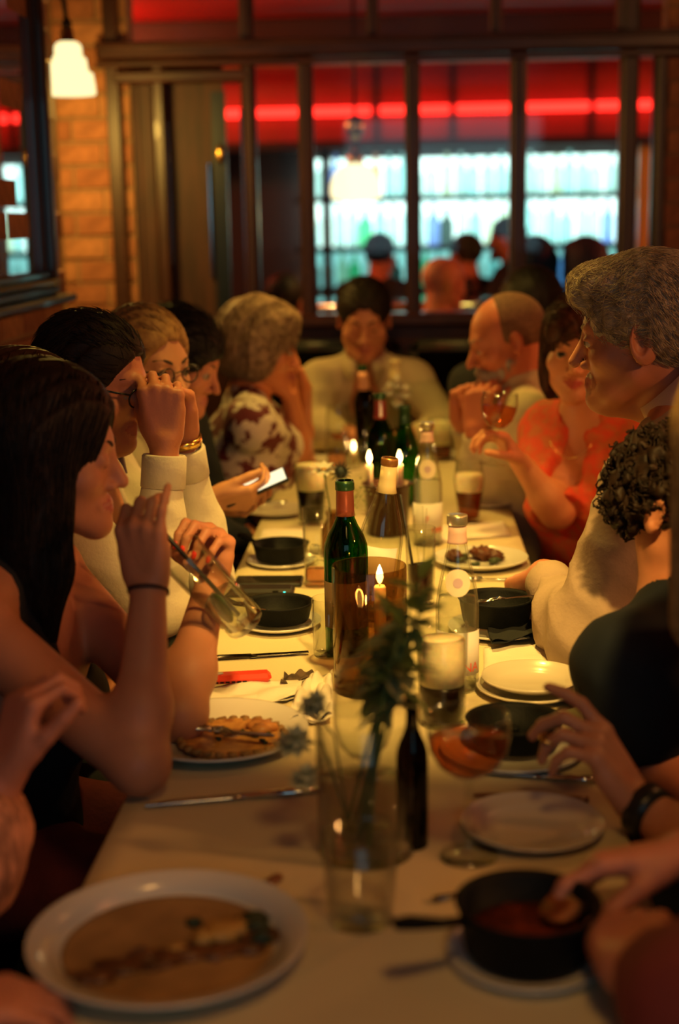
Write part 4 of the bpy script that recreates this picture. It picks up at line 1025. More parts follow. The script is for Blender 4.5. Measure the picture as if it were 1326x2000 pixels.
def hand_segments(h):
    """h: W wrist, D direction, N palm normal, side 'R'/'L', s scale, curl dict, thumb tuple, spread"""
    Wp=np.asarray(h['W'],float); D=nrm(h['D']); N=np.asarray(h['N'],float); N=nrm(N-D*(N@D)); S=np.cross(D,N)
    if h['side']=='L': S=-S
    s=h.get('s',1.)
    offs=[(.030,.086),(.010,.090),(-.010,.086),(-.029,.078)]
    lens=[(.042,.025,.021),(.047,.028,.022),(.043,.026,.021),(.033,.020,.018)]
    rad=[.0090,.0093,.0088,.0078]
    cur=h.get('curl',(30,35,20)); spread=h.get('spread',4.)
    fin=[];palm=[];tips=[]
    for i in range(4):
        K=Wp+(D*offs[i][1]+S*offs[i][0])*s
        palm.append((Wp+(D*.012+S*offs[i][0]*.62)*s,K,.0145*s,.0115*s))
        c=cur[i] if isinstance(cur[0],(list,tuple)) else cur
        sa=math.radians((1.5-i)*spread); Dj=nrm(D*math.cos(sa)+S*math.sin(sa))
        p=K; ph=0; ch=[]
        for j in range(3):
            ph+=math.radians(c[j]); dv=Dj*math.cos(ph)+N*math.sin(ph)
            q=p+dv*lens[i][j]*s; ch.append((p,q,rad[i]*s*(1-.07*j),rad[i]*s*(.95-.09*j))); p=q
        fin.append(ch); tips.append((p,dv,nrm(np.cross(np.cross(dv,N),dv)) if abs(dv@N)<.95 else -D, rad[i]*s*.8, Dj*-math.sin(ph)+N*math.cos(ph)))
    t=h.get('thumb',(.75,.55,.25,10))  # along D, along S, along N, bend degrees
    B=Wp+(D*.022+S*.024+N*.006)*s; tv=nrm(D*t[0]+S*t[1]+N*t[2])
    k1=B+tv*.040*s; b=math.radians(t[3]); inn=nrm(D*.6+N*.5-S*.5); t2=nrm(tv*math.cos(b)+inn*math.sin(b)); k2=k1+t2*.034*s; t3=nrm(tv*math.cos(b*1.8)+inn*math.sin(b*1.8)); k3=k2+t3*.025*s
    fin.append([(B,k1,.0155*s,.0118*s),(k1,k2,.0112*s,.0100*s),(k2,k3,.0100*s,.0085*s)])
    tips.append((k3,t3,-N,.008*s,nrm(np.cross(np.cross(t3,N),t3))))
    palm.append((Wp+S*.012*s,Wp+(D*.05+S*.028+N*.006)*s,.018*s,.013*s))
    palm.append((Wp-S*.010*s,Wp+(D*.05-S*.026+N*.004)*s,.017*s,.013*s))
    return palm,fin,tips
def hand_sdf(P,palm,fin):
    d=np.full(len(P),.1)
    for a,b,r1,r2 in palm: d=smin(d,cone(P,a,b,r1,r2),.010)
    g=np.full(len(P),.1)
    for ch in fin:
        e=np.full(len(P),.1)
        for a,b,r1,r2 in ch: e=smin(e,cone(P,a,b,r1,r2),.003)
        g=np.minimum(g,e) if True else g
        d=smin(d,cone(P,ch[0][0],ch[0][0]+(ch[0][1]-ch[0][0])*.3,ch[0][2]*1.05,ch[0][2]),.006)
    return smin(d,g,.003)
SKIN=lambda n,c:pmat('skin_'+n,c,.52,noise=(14,.12),sss=.14,bump=(160,.06))
def strands(F,roots,flow,steps,step,rad,lift=0.,jit=.25,curl=0.,rng=None,n=3):
    """hair strands that run along the surface F from roots; flow(P)->direction"""
    rng=rng or np.random.default_rng(1)
    P=roots.copy(); path=[P.copy()]; J=rng.normal(size=P.shape)*jit
    eps=.003
    def grad(P):
        g=np.stack([F(P+e)-F(P-e) for e in np.eye(3)*eps],1); return g/(np.linalg.norm(g,axis=1,keepdims=True)+1e-9)
    for k in range(steps):
        g=grad(P); d=flow(P)+J
        d=d-g*(d*g).sum(1,keepdims=True)*.9; d/=np.linalg.norm(d,axis=1,keepdims=True)+1e-9
        P=P+d*step
        P=P-g*np.clip(F(P)-lift*(k+1)/steps,-.02,.02)[:,None]*.8
        if curl: P=P+g*(.004*math.sin(k*1.9))
        path.append(P.copy())
    A=np.stack(path,1)  # S,steps+1,3
    S,m,_=A.shape
    Tn=np.gradient(A,axis=1); Tn/=np.linalg.norm(Tn,axis=2,keepdims=True)+1e-9
    ref=np.broadcast_to(rng.normal(size=(S,1,3)),A.shape)
    U=np.cross(Tn,ref);U/=np.linalg.norm(U,axis=2,keepdims=True)+1e-9; Wv=np.cross(Tn,U)
    rr=np.linspace(1,.35,m)[None,:,None]*rad*rng.uniform(.7,1.3,(S,1,1))
    rings=np.stack([A+rr*(U*math.cos(2*math.pi*k/n)+Wv*math.sin(2*math.pi*k/n)) for k in range(n)],2) # S,m,n,3
    V=rings.reshape(-1,3); base=(np.arange(S)*m*n)[:,None,None]; i=np.arange(m-1)[None,:,None]; k=np.arange(n)[None,None,:]
    a=base+i*n+k; b=base+i*n+(k+1)%n
    Q=np.stack([a,b,b+n,a+n],-1).reshape(-1,4)
    return V,Q
def joinVQ(L):
    V=[];Q=[];n=0
    for v,q in L: V.append(v);Q.append(q+n);n+=len(v)
    return np.concatenate(V),np.concatenate(Q)
def orient(V,Q):
    a,b,c=V[Q[:,0]],V[Q[:,1]],V[Q[:,2]]
    return Q if (np.cross(a,b)*c).sum()>0 or False else Q[:,::-1]
PEOPLE=[]
def person(label,head,face,body=None,group=None,s=1.,roll=0.,skin=('a',(.60,.31,.19)),lips=(.42,.12,.09),neck=None,shoulders=None,arms=None,pelvis=None,
           female=False,build=1.,voxel=.005,dec=.4,face_opt=None,hair=None,top=None,legs=True,leg_mat=None,brow=(.06,.035,.02),eyes=True,shoe=True,neck_r=None,sh_w=None,lean=0.,iris=(.10,.06,.03),extra=None,knee_dir=None,gaze=None,stand=False):
    """head: world point between the eyes' level and the skull; face: facing direction; body: horizontal body facing"""
    H=np.asarray(head,float); f=nrm(face); R=frame(f,roll=roll)
    bf=np.asarray(body if body is not None else (f[0],f[1],0),float); bf[2]=0; bf=nrm(bf); br=np.cross(bf,(0,0,1.))
    N=np.asarray(neck,float) if neck is not None else H-f*.045*s+np.array([0,0,-.155*s])
    sw=(sh_w or (.165 if female else .19))
    if shoulders is None: shoulders={'R':N+br*sw+np.array([0,0,-.055]),'L':N-br*sw+np.array([0,0,-.055])}
    shoulders={k:np.asarray(v,float) for k,v in shoulders.items()}
    Pv=np.asarray(pelvis,float) if pelvis is not None else np.array([N[0]-bf[0]*.06,N[1]-bf[1]*.06,.56])
    up=nrm(N-Pv); TR=frame(bf-up*(bf@up),up)
    root=thing('person',label,'person',(Pv[0],Pv[1],0.),group); base=np.array([Pv[0],Pv[1],0.])
    inv=R  # Q=(P-H)@R /s
    toL=lambda P:(P-H)@R/s
    toW=lambda q:H+(np.asarray(q,float)*s)@R.T
    fo=face_opt or {}
    def torso(Fd,g,k=.05,skin_=True):
        side=.155*build if female else .172*build
        Fd.ell(N-up*.19+TR[:,1]*.0,(side+g,.105*build+g,.20),TR,k)
        Fd.ell(Pv+up*.14,(.135*build+g,.105*build+g+(.02 if build>1.05 else 0),.20),TR,k)
        Fd.ell(Pv+up*.0,(.175*build+g,.125*build+g,.115+g*.5),TR,k)
        if female:
            for sd in (-1,1): Fd.ell(N-up*.215+TR[:,0]*sd*.072+TR[:,1]*.082,(.058+g,.052+g,.056+g),TR,.035)
        for sd in 'RL':
            Fd.cone(N+up*.01,shoulders[sd]+np.array([0,0,.010]),.046+g*.6,.046+g,.04)
    arm_info={}
    def arm(Fd,sd,g,to=1.,cutp=None,k=.025,fat=1.):
        A=arms.get(sd) if arms else None
        if A is None: return
        Sx=shoulders[sd]; E=np.asarray(A['e'],float); Wp=np.asarray(A['w'],float)
        fa=fat*A.get('fat',1.)*(.88 if female else 1.)
        if to<=1.0:
            c=Sx+(E-Sx)*to
            Fd.cone(Sx,c,.055*fa+g,(.055-.014*to)*fa+g,k,cut=(c,nrm(E-Sx)) if cutp else None)
        else:
            Fd.cone(Sx,E,.055*fa+g,.041*fa+g,k)
            t=to-1; c=E+(Wp-E)*t; 
            m=E+(Wp-E)*min(.3,t)
            Fd.cone(E,m,.039*fa+g,.040*fa+g,k)
            if t>.3: Fd.cone(m,c,.040*fa+g,(.040-.014*(t-.3)/.7)*fa+min(g,.008),k,cut=(c,nrm(Wp-E)) if cutp else None)
    # ---- skin
    B=Field()
    torso(B,0.)
    nr=neck_r or (.047 if female else .056)*s
    B.cone(N-up*.02,toW((0,-.022,-.045)),nr*1.08,nr,.03)
    nails=[]
    for sd in 'RL':
        if arms and sd in arms:
            arm(B,sd,0.,2.)
    hr=.165*s
    hands=[]
    if arms:
        for sd in 'RL':
            A=arms.get(sd)
            if A and 'h' in A:
                h=dict(A['h']); h['W']=A['w']; h['side']=sd; h.setdefault('s',.93 if female else 1.04)
                palm,fin,tips=hand_segments(h); hands.append((sd,tips,h))
                pts=np.array([p for c in [palm]+fin for x in c for p in (x[0],x[1])])
                B.prim(lambda P,palm=palm,fin=fin:hand_sdf(P,palm,fin),pts.min(0)-.02,pts.max(0)+.02,.008)
    B.prim(lambda P:head_sdf(toL(P),fo)*s,H-hr,H+hr,.018)
    lo=np.array([-9,-9,Pv[2]-.12])
    V,Q=surface(B,voxel); Q=orient(V,Q)
    cen=toL(V[Q].mean(1)); mi=np.zeros(len(Q),int)
    m=fo.get('smile',0.)
    lz=-.0690+np.abs(cen[:,0])*m*.25
    lp=(np.abs(cen[:,0])<.024)&(np.abs(cen[:,2]-lz)<.0105-.010*(np.abs(cen[:,0])/.024)**2)&(cen[:,1]>.068); mi[lp]=1
    o=mk('body',V,Q,[SKIN(*skin),pmat('lips_%02d%02d'%(int(lips[0]*99),int(lips[1]*99)),lips,.35)],root,True,mi,base)
    if dec<1: decimate(o,dec)
    # ---- eyes and brows
    if eyes:
        g=np.array(gaze if gaze is not None else (0,1,0),float); g=nrm(g); ER=frame(g)
        for sd in (-1,1):
            eb=MB()
            c=toW((sd*.032,.0745,-.001)); n=14; mm=9
            Vv=[];
            for i in range(mm):
                th=math.pi*i/(mm-1)
                for k in range(n):
                    a=2*math.pi*k/n; Vv.append((math.sin(th)*math.cos(a),math.cos(th),math.sin(th)*math.sin(a)))
            Vv=np.array(Vv)@ER.T*.0129*s; Vv=Vv@R.T+c
            F_=[];I_=[]
            for i in range(mm-1):
                for k in range(n): F_.append((i*n+k,i*n+(k+1)%n,(i+1)*n+(k+1)%n,(i+1)*n+k)); I_.append(2 if i<1 else (1 if i<2 else 0))
            nn=len(eb.V); eb.V+=[tuple(v) for v in Vv]; eb.F+=[tuple(x+nn for x in q) for q in F_]; eb.I+=I_
            eb.build('eye',[pmat('eye_white',(.40,.32,.25),.2),pmat('iris_%d'%int(iris[0]*99),iris,.1),pmat('pupil',(.006,.006,.006),.1)],root,base=base)
        for sd in (-1,1):
            bb=MB()
            pts=[toW((sd*(.013+.036*t),.0885-.022*t*t,.0195+.008*math.sin(t*2.4))) for t in np.linspace(0,1,7)]
            bb.tube(pts,[.0026*s,.0036*s,.0036*s,.0033*s,.003*s,.0024*s,.001],6)
            bb.build('eyebrow',pmat('brow_%d'%int(brow[0]*99),brow,.8),root,base=base)
    # ---- hair
    if hair:
        hf=Field()
        for it in hair['shape']:
            kd=it[0]; k=it[-1] if isinstance(it[-1],float) else .02
            op='sub' if kd.startswith('-') else 'add'
            if kd.endswith('ell'):
                c=toW(it[1]); hf.ell(c,np.array(it[2])*s,R if len(it)<5 or it[3] is None else R@it[3],k*s,op)
            elif kd=='cone' or kd=='-cone':
                hf.cone(toW(it[1]),toW(it[2]),it[3]*s,it[4]*s,k*s,op)
            elif kd.endswith('wcone'):
                hf.cone(it[1],it[2],it[3],it[4],k,op)
        amp=hair.get('amp',.0025); fr=hair.get('freq',260.); cur=hair.get('curly',0)
        fl=hair['flow']
        def post(P,D):
            q=toL(P)
            if cur:
                w=np.sin(q[:,0]*cur+1.7*np.sin(q[:,1]*cur*.7))+np.sin(q[:,1]*cur*1.1+1.3*np.sin(q[:,2]*cur*.8))+np.sin(q[:,2]*cur*.9+1.9*np.sin(q[:,0]*cur*.75))
                return D-amp*w
            a=q[:,0]*.8+q[:,1]*.7+.006*np.sin(q[:,2]*40.)
            return D-amp*(np.sin(a*fr)+.6*np.sin(a*fr*1.93+2))*np.clip((D+.03)/.03,0,1)
        plain=lambda P:Field.__call__(hf,P)
        hf.post=post
        hv,hq=surface(hf,hair.get('voxel',.005)); hq=orient(hv,hq)
        hf.post=None
        hm=pmat('hair_'+hair['name'],hair['col'],hair.get('rough',.55),noise=(60,.35),col2=hair.get('col2'),bump=(400,.12),spec=hair.get('spec',.25))
        ho=mk('hair',hv,hq,hm,root,base=base)
        if hair.get('dec',.5)<1: decimate(ho,hair.get('dec',.5))
        ns=hair.get('strands',0)
        if ns:
            rg=np.random.default_rng(hair.get('seed',5)); ii=rg.integers(0,len(hv),ns)
            sv,sq=strands(lambda P:hf(P),hv[ii]+0,lambda P:(fl(toL(P)))@R.T,hair.get('steps',6),hair.get('step',.010),hair.get('rad',.0010),hair.get('lift',.004),hair.get('jit',.25),hair.get('curl',0.),rg)
            mk('hair_strands',sv,sq,hm,root,base=base)['kind']='stuff'
    # ---- clothes
    if top:
        t=top; g=t.get('gap',.011)
        C=Field(); torso(C,g)
        for sd in 'RL':
            if arms and sd in arms:
                sl=t.get('sleeve',2.); sl=sl.get(sd,0) if isinstance(sl,dict) else sl
                if sl>0: arm(C,sd,g+t.get('loose',.006),sl,True,.03)
            if t.get('straps') is None and t.get('sleeve',2.) not in (0,): pass
        nb=N+up*.02; ax=nrm(toW((0,-.01,-.06))-N)
        nk=t.get('neck',.066); kind=t.get('neckline','round')
        C.cone(N+up*.012+TR[:,1]*.012,N+ax*.2,nk*.9,nk,.006,'sub')
        if kind=='v': C.ell(N-up*.085+TR[:,1]*.12,(.050*t.get('vw',1.),.10,.135),TR,.01,'sub')
        if kind=='deep': C.ell(N-up*.10+TR[:,1]*.11,(.085,.10,.16),TR,.01,'sub')
        if kind=='tank':
            C.ell(N-up*.06+TR[:,1]*.12,(.085,.10,.105),TR,.01,'sub'); C.ell(N-up*.05-TR[:,1]*.12,(.085,.10,.105),TR,.01,'sub')
            for sd in 'RL':
                C.cone(shoulders[sd]+np.array([0,0,.06]),shoulders[sd]-up*.10,.062,.055,.01,'sub')
        if extra: extra(C,dict(N=N,up=up,TR=TR,Pv=Pv,sh=shoulders,toW=toW,R=R))
        wa=t.get('wr',.0035); wf=t.get('wf',34.)
        C.post=lambda P,D:D-wa*wrinkle(P,wf)
        cv,cq=surface(C,t.get('voxel',.007)); cq=orient(cv,cq)
        co=mk(t.get('name','shirt'),cv,cq,t['mat'],root,base=base)
        if t.get('dec',.5)<1: decimate(co,t.get('dec',.5))
        if t.get('label'): co['label']=t['label']
        if t.get('collar'):
            # turned-down shirt collar: inner stand and outer fall, open in front
            cm=MB(); n=26; up2=nrm(ax*.8+up*.4); CR=frame(TR[:,1]-up2*(TR[:,1]@up2),up2); c0=N+up*t.get('collar_up',.026)+TR[:,1]*.008
            rows=[]
            Vv=[];
            for i in range(n+1):
                a=math.radians(-158+316*i/n); fr=abs(a)/math.radians(158)
                dr=CR[:,1]*-math.cos(a)*1.0+CR[:,0]*math.sin(a); 
                ri=nk*.93; 
                top_=c0+dr*(ri+.001)+up2*(.036-.012*fr**2); bot=c0+dr*(ri+.002)-up2*.012; fal=c0+dr*(ri+.016+.012*fr**3)-up2*(.004+.034*fr**4)
                for p in (bot,top_,top_+dr*.003+up2*.001,fal,fal-dr*.003): Vv.append(p)
            Fq=[]
            for i in range(n):
                for k in range(4): a=i*5+k; Fq.append((a,a+5,a+6,a+1))
            cm.add(Vv,Fq); oc=cm.build('collar',t['collar'],root,base=base)
            sm=oc.modifiers.new('s','SOLIDIFY'); sm.thickness=.002
        if t.get('cuffs'):
            for sd,mt in t['cuffs'].items():
                A=arms[sd]; E=np.asarray(A['e'],float); Wp=np.asarray(A['w'],float); ax_=nrm(Wp-E); c=E+(Wp-E)*(t['sleeve']-1 if not isinstance(t['sleeve'],dict) else t['sleeve'][sd]-1)
                fz=A.get('fat',1.)*(.88 if female else 1.); a_=np.cross(ax_,[0,0,1.]) ; a_=nrm(a_ if np.linalg.norm(a_)>.1 else np.cross(ax_,[1.,0,0])); MM=np.stack([a_,np.cross(ax_,a_),ax_],1)
                r0=.0275*fz+.0085
                MB().lathe([(r0+.003,-.06),(r0+.006,-.058),(r0+.0055,-.003),(r0+.003,0),(r0-.002,0),(r0-.002,-.05)],28,c,M=MM).build('cuff',mt,root,base=base)
    # ---- legs
    if legs:
        Lf=Field(); kd=nrm(np.asarray(knee_dir if knee_dir is not None else bf,float))
        ks=np.cross(kd,(0,0,1.))
        Lf.ell(Pv-up*.01,(.185*build,.138*build,.12),TR,.05)
        for sd in (1,-1):
            hp=Pv+ks*.085*sd+np.array([0,0,-.01]); kn=(np.array([hp[0],hp[1],.50])+kd*.40+ks*sd*.03) if not stand else hp*np.array([1,1,.5])+kd*.02; an=kn+kd*.03*(not stand); an[2]=.08
            Lf.cone(hp,kn,.085,.062,.04); Lf.cone(kn,an,.060,.042,.03)
            if not shoe: Lf.cone(an-[0,0,.035],an+kd*.16-[0,0,.045],.035,.028,.03)
        lv,lq=surface(Lf,.014); lq=orient(lv,lq); mk('trousers' if not female or leg_mat is None else 'trousers',lv,lq,leg_mat or pmat('dark_cloth',(.012,.014,.018),.85,noise=(30,.3)),root,base=base)
        if shoe:
            for sd in (1,-1):
                hp=Pv+ks*.085*sd; an=np.array([hp[0],hp[1],.05])+(kd*.43+ks*sd*.03)*(not stand)
                Sf=Field(); Sf.cone(an-kd*.05,an+kd*.17-[0,0,.015],.045,.033,.02); Sf.cone(an,an+[0,0,.06],.045,.045,.02); 
                sv,sq=surface(Sf,.014); mk('shoe',sv,orient(sv,sq),pmat('shoe_leather',(.015,.012,.01),.4),root,base=base)
    PEOPLE.append(root)
    return dict(root=root,base=base,H=H,R=R,N=N,up=up,TR=TR,toW=toW,toL=toL,hands={h[0]:h for h in hands},s=s,sh=shoulders)
def glasses(p,mat,shape='thin'):
    """spectacles as a part of the person who wears them"""
    m=MB(); toW=p['toW']
    for sd in (-1,1):
        m.tube([toW((sd*.034+.023*math.cos(a),.099-.006*abs(math.cos(a)) ,-.004+.017*math.sin(a))) for a in np.linspace(0,2*math.pi,25)],.0017,6,False)
        m.tube([toW((sd*.056,.095,.004)),toW((sd*.074,.075,.006)),toW((sd*.080,.02,.005)),toW((sd*.081,-.012,.004)),toW((sd*.079,-.03,-.012))],[.002,.0022,.002,.002,.0025],6)
    m.tube([toW((-.011,.098,.002)),toW((0,.101,.005)),toW((.011,.098,.002))],.0016,6)
    return m.build('spectacles',mat,p['root'],base=p['base'])
def band(p,c,ax,r,w,mat,name,h=.004):
    a=nrm(ax); u=np.cross(a,[0,0,1.]); u=nrm(u if np.linalg.norm(u)>.1 else np.cross(a,[1.,0,0])); M=np.stack([u,np.cross(a,u),a],1)
    return MB().lathe([(r,-w/2),(r+h,-w/2),(r+h,w/2),(r,w/2),(r,-w/2)],24,c,M=M).build(name,mat,p['root'],base=p['base'])
def nails(p,sd,mat,which=(0,1,2,3,4)):
    m=MB(); _,tips,h=p['hands'][sd]
    for i in which:
        t,dv,_,r,inn=tips[i]; out=-inn; c=t+out*r*.75-dv*.004; R=np.stack([np.cross(dv,out),dv,out],1)
        m.blob(c,(r*.72,.0085,r*.35),8,R)
    return m.build('fingernails',mat,p['root'],base=p['base'])
# hair shapes in the head's own frame
CAP=lambda r=1.:('ell',(0,-.018,.040),(.084*r,.104*r,.090*r),.02)
FACECUT=('-ell',(0,.110,-.036),(.080,.086,.112),.010)
EARCUT=[('-ell',(s*.085,.012,-.030),(.032,.040,.050),.010) for s in (-1,1)]
LOWCUT=('-ell',(0,.0,-.125),(.12,.16,.072),.015)
def flow_back(q):
    d=np.zeros_like(q); d[:,1]=-1.; d[:,2]=np.where(q[:,1]<-.02,-1.5,.1); return d
def flow_down(q):
    d=np.zeros_like(q); d[:,2]=-1.; d[:,0]=np.sign(q[:,0])*np.clip(q[:,2]*12,0,1.4); return d
# ------------------------------------------------------------------ the diners
A_=np.array
WHITE=pmat('white_shirt',(.62,.56,.44),.85,noise=(14,.10),bump=(160,.12),sheen=.2)
CREAMSH=pmat('cream_shirt',(.60,.50,.30),.85,noise=(14,.12),bump=(160,.12))
NAVY=pmat('navy_cloth',(.008,.014,.022),.9,noise=(20,.3)); BLACK=pmat('black_top',(.010,.012,.015),.85,noise=(20,.3)); GREY=pmat('grey_cotton',(.36,.33,.24),.9,noise=(14,.2),bump=(160,.1))
MAROON=pmat('maroon_cloth',(.20,.032,.030),.9,noise=(16,.35),bump=(120,.2)); BEIGE=pmat('beige_knit',(.50,.42,.27),.9,noise=(20,.2),bump=(120,.25))
BROWNT=pmat('brown_striped_top',(.20,.10,.05),.8,noise=(9,.8,.45,.55),stretch=(6,6,1)); SALMON=pmat('salmon_sheer',(.55,.24,.15),.8,noise=(26,.5,.42,.58),stretch=(3,3,1),bump=(60,.3))
FLORAL=pmat('floral_print',(.62,.55,.45),.8,noise=(22,.9,.47,.50),col2=(.13,.018,.022)); ORANGE=pmat('orange_red_blouse',(.78,.085,.03),.8,noise=(34,.5,.40,.60),col2=(.62,.16,.05),bump=(90,.2))
GOLD=pmat('brass',(.85,.55,.16),.22,1.); WATCHB=pmat('watch_black',(.01,.012,.014),.35); CORD=pmat('dark_cord',(.06,.025,.02),.7)
BLKF=pmat('black_frame',(.010,.010,.010),.25)
LIST=lambda f,d:f
# young woman drinking through a straw
H=W(98,885,2.0)
eR=T(272,1492,.795); wR=W(290,1148,1.84)
eL=T(352,1395,.790); wL=W(412,1135,2.12)
LONG=[CAP(1.09),('cone',(.058,-.020,.02),(.066,-.012,-.19),.046,.038,.03),('cone',(-.058,-.020,.02),(-.066,-.012,-.19),.046,.040,.03),('cone',(0,-.075,.02),(0,-.095,-.26),.062,.055,.04),
      ('cone',(.062,.020,.015),(.070,.018,-.16),.024,.026,.02),('cone',(.070,.018,-.15),(.074,.012,-.30),.026,.010,.02),('-ell',(0,.135,-.035),(.070,.082,.125),.012)]
p1=person('young woman with long dark hair drinking from a tilted tumbler through a straw',H,(1,.10,-.10),(1,.05,0),skin=('rosy',(.56,.235,.125)),female=True,voxel=.0042,dec=.45,face_opt={'lid':-.006,'nose':.85},
  neck=H+A_([-.055,0,-.165]),shoulders={'R':H+A_([-.075,-.165,-.215]),'L':H+A_([-.055,.165,-.215])},
  arms={'R':{'e':eR,'w':wR,'fat':1.02,'h':{'D':(-.10,.05,1),'N':(.25,.95,0),'curl':[(50,60,30),(48,60,30),(35,50,30),(8,18,10)],'thumb':(.75,.35,.5,15),'spread':7}},
        'L':{'e':eL,'w':wL,'fat':1.0,'h':{'D':(.12,-.15,1),'N':(-.45,-.88,-.1),'curl':[(62,62,35),(66,60,35),(68,60,35),(70,58,35)],'thumb':(.5,.5,.6,20)}}},
  top=dict(mat=BLACK,sleeve=0,neckline='tank',name='tank_top',gap=.007),leg_mat=MAROON,hair=dict(name='dark_brown',col=(.022,.012,.008),col2=(.010,.006,.005),shape=LONG,flow=flow_down,strands=1700,steps=16,step=.017,rad=.0011,lift=.003,jit=.10,amp=.0018,freq=240.,voxel=.0048),
  lips=(.46,.13,.10),brow=(.03,.018,.012),gaze=(0,1,-.2))
band(p1,wR+ (eR-wR)*.02,wR-eR,.0255,.005,CORD,'wrist_cord',.003)
nails(p1,'L',pmat('red_polish',(.80,.035,.02),.2)); nails(p1,'R',MATS['red_polish'],(0,1,2))
# the tilted tumbler she holds
g0=W(478,1216,2.03); g1_=W(352,1078,1.97); ax=nrm(g1_-g0); gl=tumbler(g0,.0335,float(np.linalg.norm(g1_-g0)),'tilted tumbler of clear drink with lime and ice in the young woman\'s hands','tumbler',taper=.90,fill=[('drink',.060,drink('gin',(.97,.97,.93)))])
gl.rotation_euler=Vector(ax).to_track_quat('Z','Y').to_euler()
part(MB().lathe([(0,-.003),(.024,-.003),(.026,0),(.024,.003),(0,.003)],20,(-.002,-.010,.045),M=np.array(Matrix.Rotation(math.radians(75),3,'X'))),'lime_slice',pmat('lime',(.03,.075,.015),.4),gl)
for k,(x,y,z) in enumerate(((.010,.004,.030),(-.010,.006,.036),(.004,-.008,.052))): part(MB().box((x-.010,y-.010,z-.010),(x+.010,y+.010,z+.010),.003,rz=.6*k),'ice_cube',ICE,gl,False)
part(MB().tube([(.006,.0,.02),(-.004,.002,.14),(-.012,.004,.20)],.0034,8),'straw',MATS['black_straw'],gl)
# brown-haired woman hidden behind her
H=W(58,842,2.29)
person('woman with brown hair almost hidden behind the young woman, seated on the banquette',H,(1,.0,-.12),(1,0,0),skin=('rosy',(.56,.235,.125)),female=True,voxel=.006,
  arms={'R':{'e':(-.56,2.12,.74),'w':(-.50,2.28,.66),'h':{'D':(.6,.7,-.2),'N':(0,0,-1)}},'L':{'e':(-.56,2.48,.74),'w':(-.50,2.34,.66),'h':{'D':(.6,-.6,-.2),'N':(0,0,-1)}}},
  top=dict(mat=BROWNT,sleeve=.75,neckline='round',name='blouse'),hair=dict(name='brown',col=(.060,.028,.014),shape=LONG,flow=flow_down,strands=500,steps=12,step=.02,rad=.0014,jit=.12))
# man with spectacles, hands clasped before his face
H=W(186,748,2.58)
SHORT=[CAP(1.02),FACECUT,EARCUT[0],EARCUT[1],LOWCUT]
wR=W(322,862,2.50); wL=W(358,852,2.62)
p3=person('dark-haired man in spectacles and white shirt with hands raised to his mouth',H,(1,-.22,-.20),(1,-.05,0),skin=('ruddy',(.54,.21,.11)),voxel=.0048,dec=.45,face_opt={'nose':1.1,'age':1,'lid':-.002},
  arms={'R':{'e':(-.455,2.47,.80),'w':wR,'fat':.95,'h':{'D':(-.05,.05,1),'N':(-.2,.97,0),'curl':(62,75,45),'thumb':(.8,.3,.5,20)}},
        'L':{'e':(-.40,2.70,.80),'w':wL,'fat':.85,'h':{'D':(-.14,-.25,1),'N':(-.3,-.95,-.1),'curl':(55,60,40),'thumb':(.8,.3,.5,20)}}},
  top=dict(mat=WHITE,sleeve=1.92,neckline='v',collar=WHITE,cuffs={'R':WHITE,'L':WHITE},loose=.004,wr=.0055,wf=26),hair=dict(name='black_brown',col=(.018,.012,.010),shape=SHORT,flow=flow_back,strands=900,steps=4,step=.010,rad=.0010,lift=.006),brow=(.02,.012,.01))
glasses(p3,BLKF)
band(p3,wL+(A_([-.40,2.70,.80])-wL)*.03,wL-A_([-.40,2.70,.80]),.030,.014,GOLD,'wrist_watch')
# blonde with phone
H=W(288,716,3.0)
wR=W(412,975,2.94)
p4=person('blonde person in glasses with tied-back hair and a phone in hand',H,(.80,-.60,-.10),(1,-.1,0),skin=('fair',(.60,.29,.15)),female=True,voxel=.0052,
  arms={'R':{'e':(-.56,2.86,.80),'w':wR,'h':{'D':(1,.15,-.02),'N':(.1,.75,.6),'curl':(40,40,25),'thumb':(.8,.4,.2,15)}},'L':{'e':(-.54,3.12,.80),'w':W(425,985,3.06),'h':{'D':(1,-.25,.0),'N':(0,-.4,.9),'curl':(35,40,25)}}},
  top=dict(mat=GREY,sleeve=1.82,neckline='round',name='top',loose=.010,cuffs={'R':GREY}),hair=dict(name='blonde',col=(.42,.25,.09),col2=(.25,.13,.05),shape=[CAP(1.03),FACECUT,('-ell',(.085,.012,-.040),(.026,.030,.034),.01),('-ell',(-.085,.012,-.040),(.026,.030,.034),.01),LOWCUT,('ell',(0,-.125,.01),(.035,.035,.04),.02)],flow=flow_back,strands=700,steps=6,step=.012,rad=.0011,lift=.002,jit=.08))
glasses(p4,BLKF)
pc=W(500,952,2.98); fp_=thing('phone','phone with a lit bright edge held over the left table edge','phone',pc); part(MB().box((-.072,-.036,-.004),(.072,.036,.004),.003),'phone_body',MATS['black_plastic'],fp_,True,40); part(MB().box((-.068,-.032,.0041),(.068,.032,.0046),0),'screen',emat('phone_screen',(1.,.85,.5),1.4),fp_,False)
fp_.rotation_euler=(math.radians(12),math.radians(-22),math.radians(8))
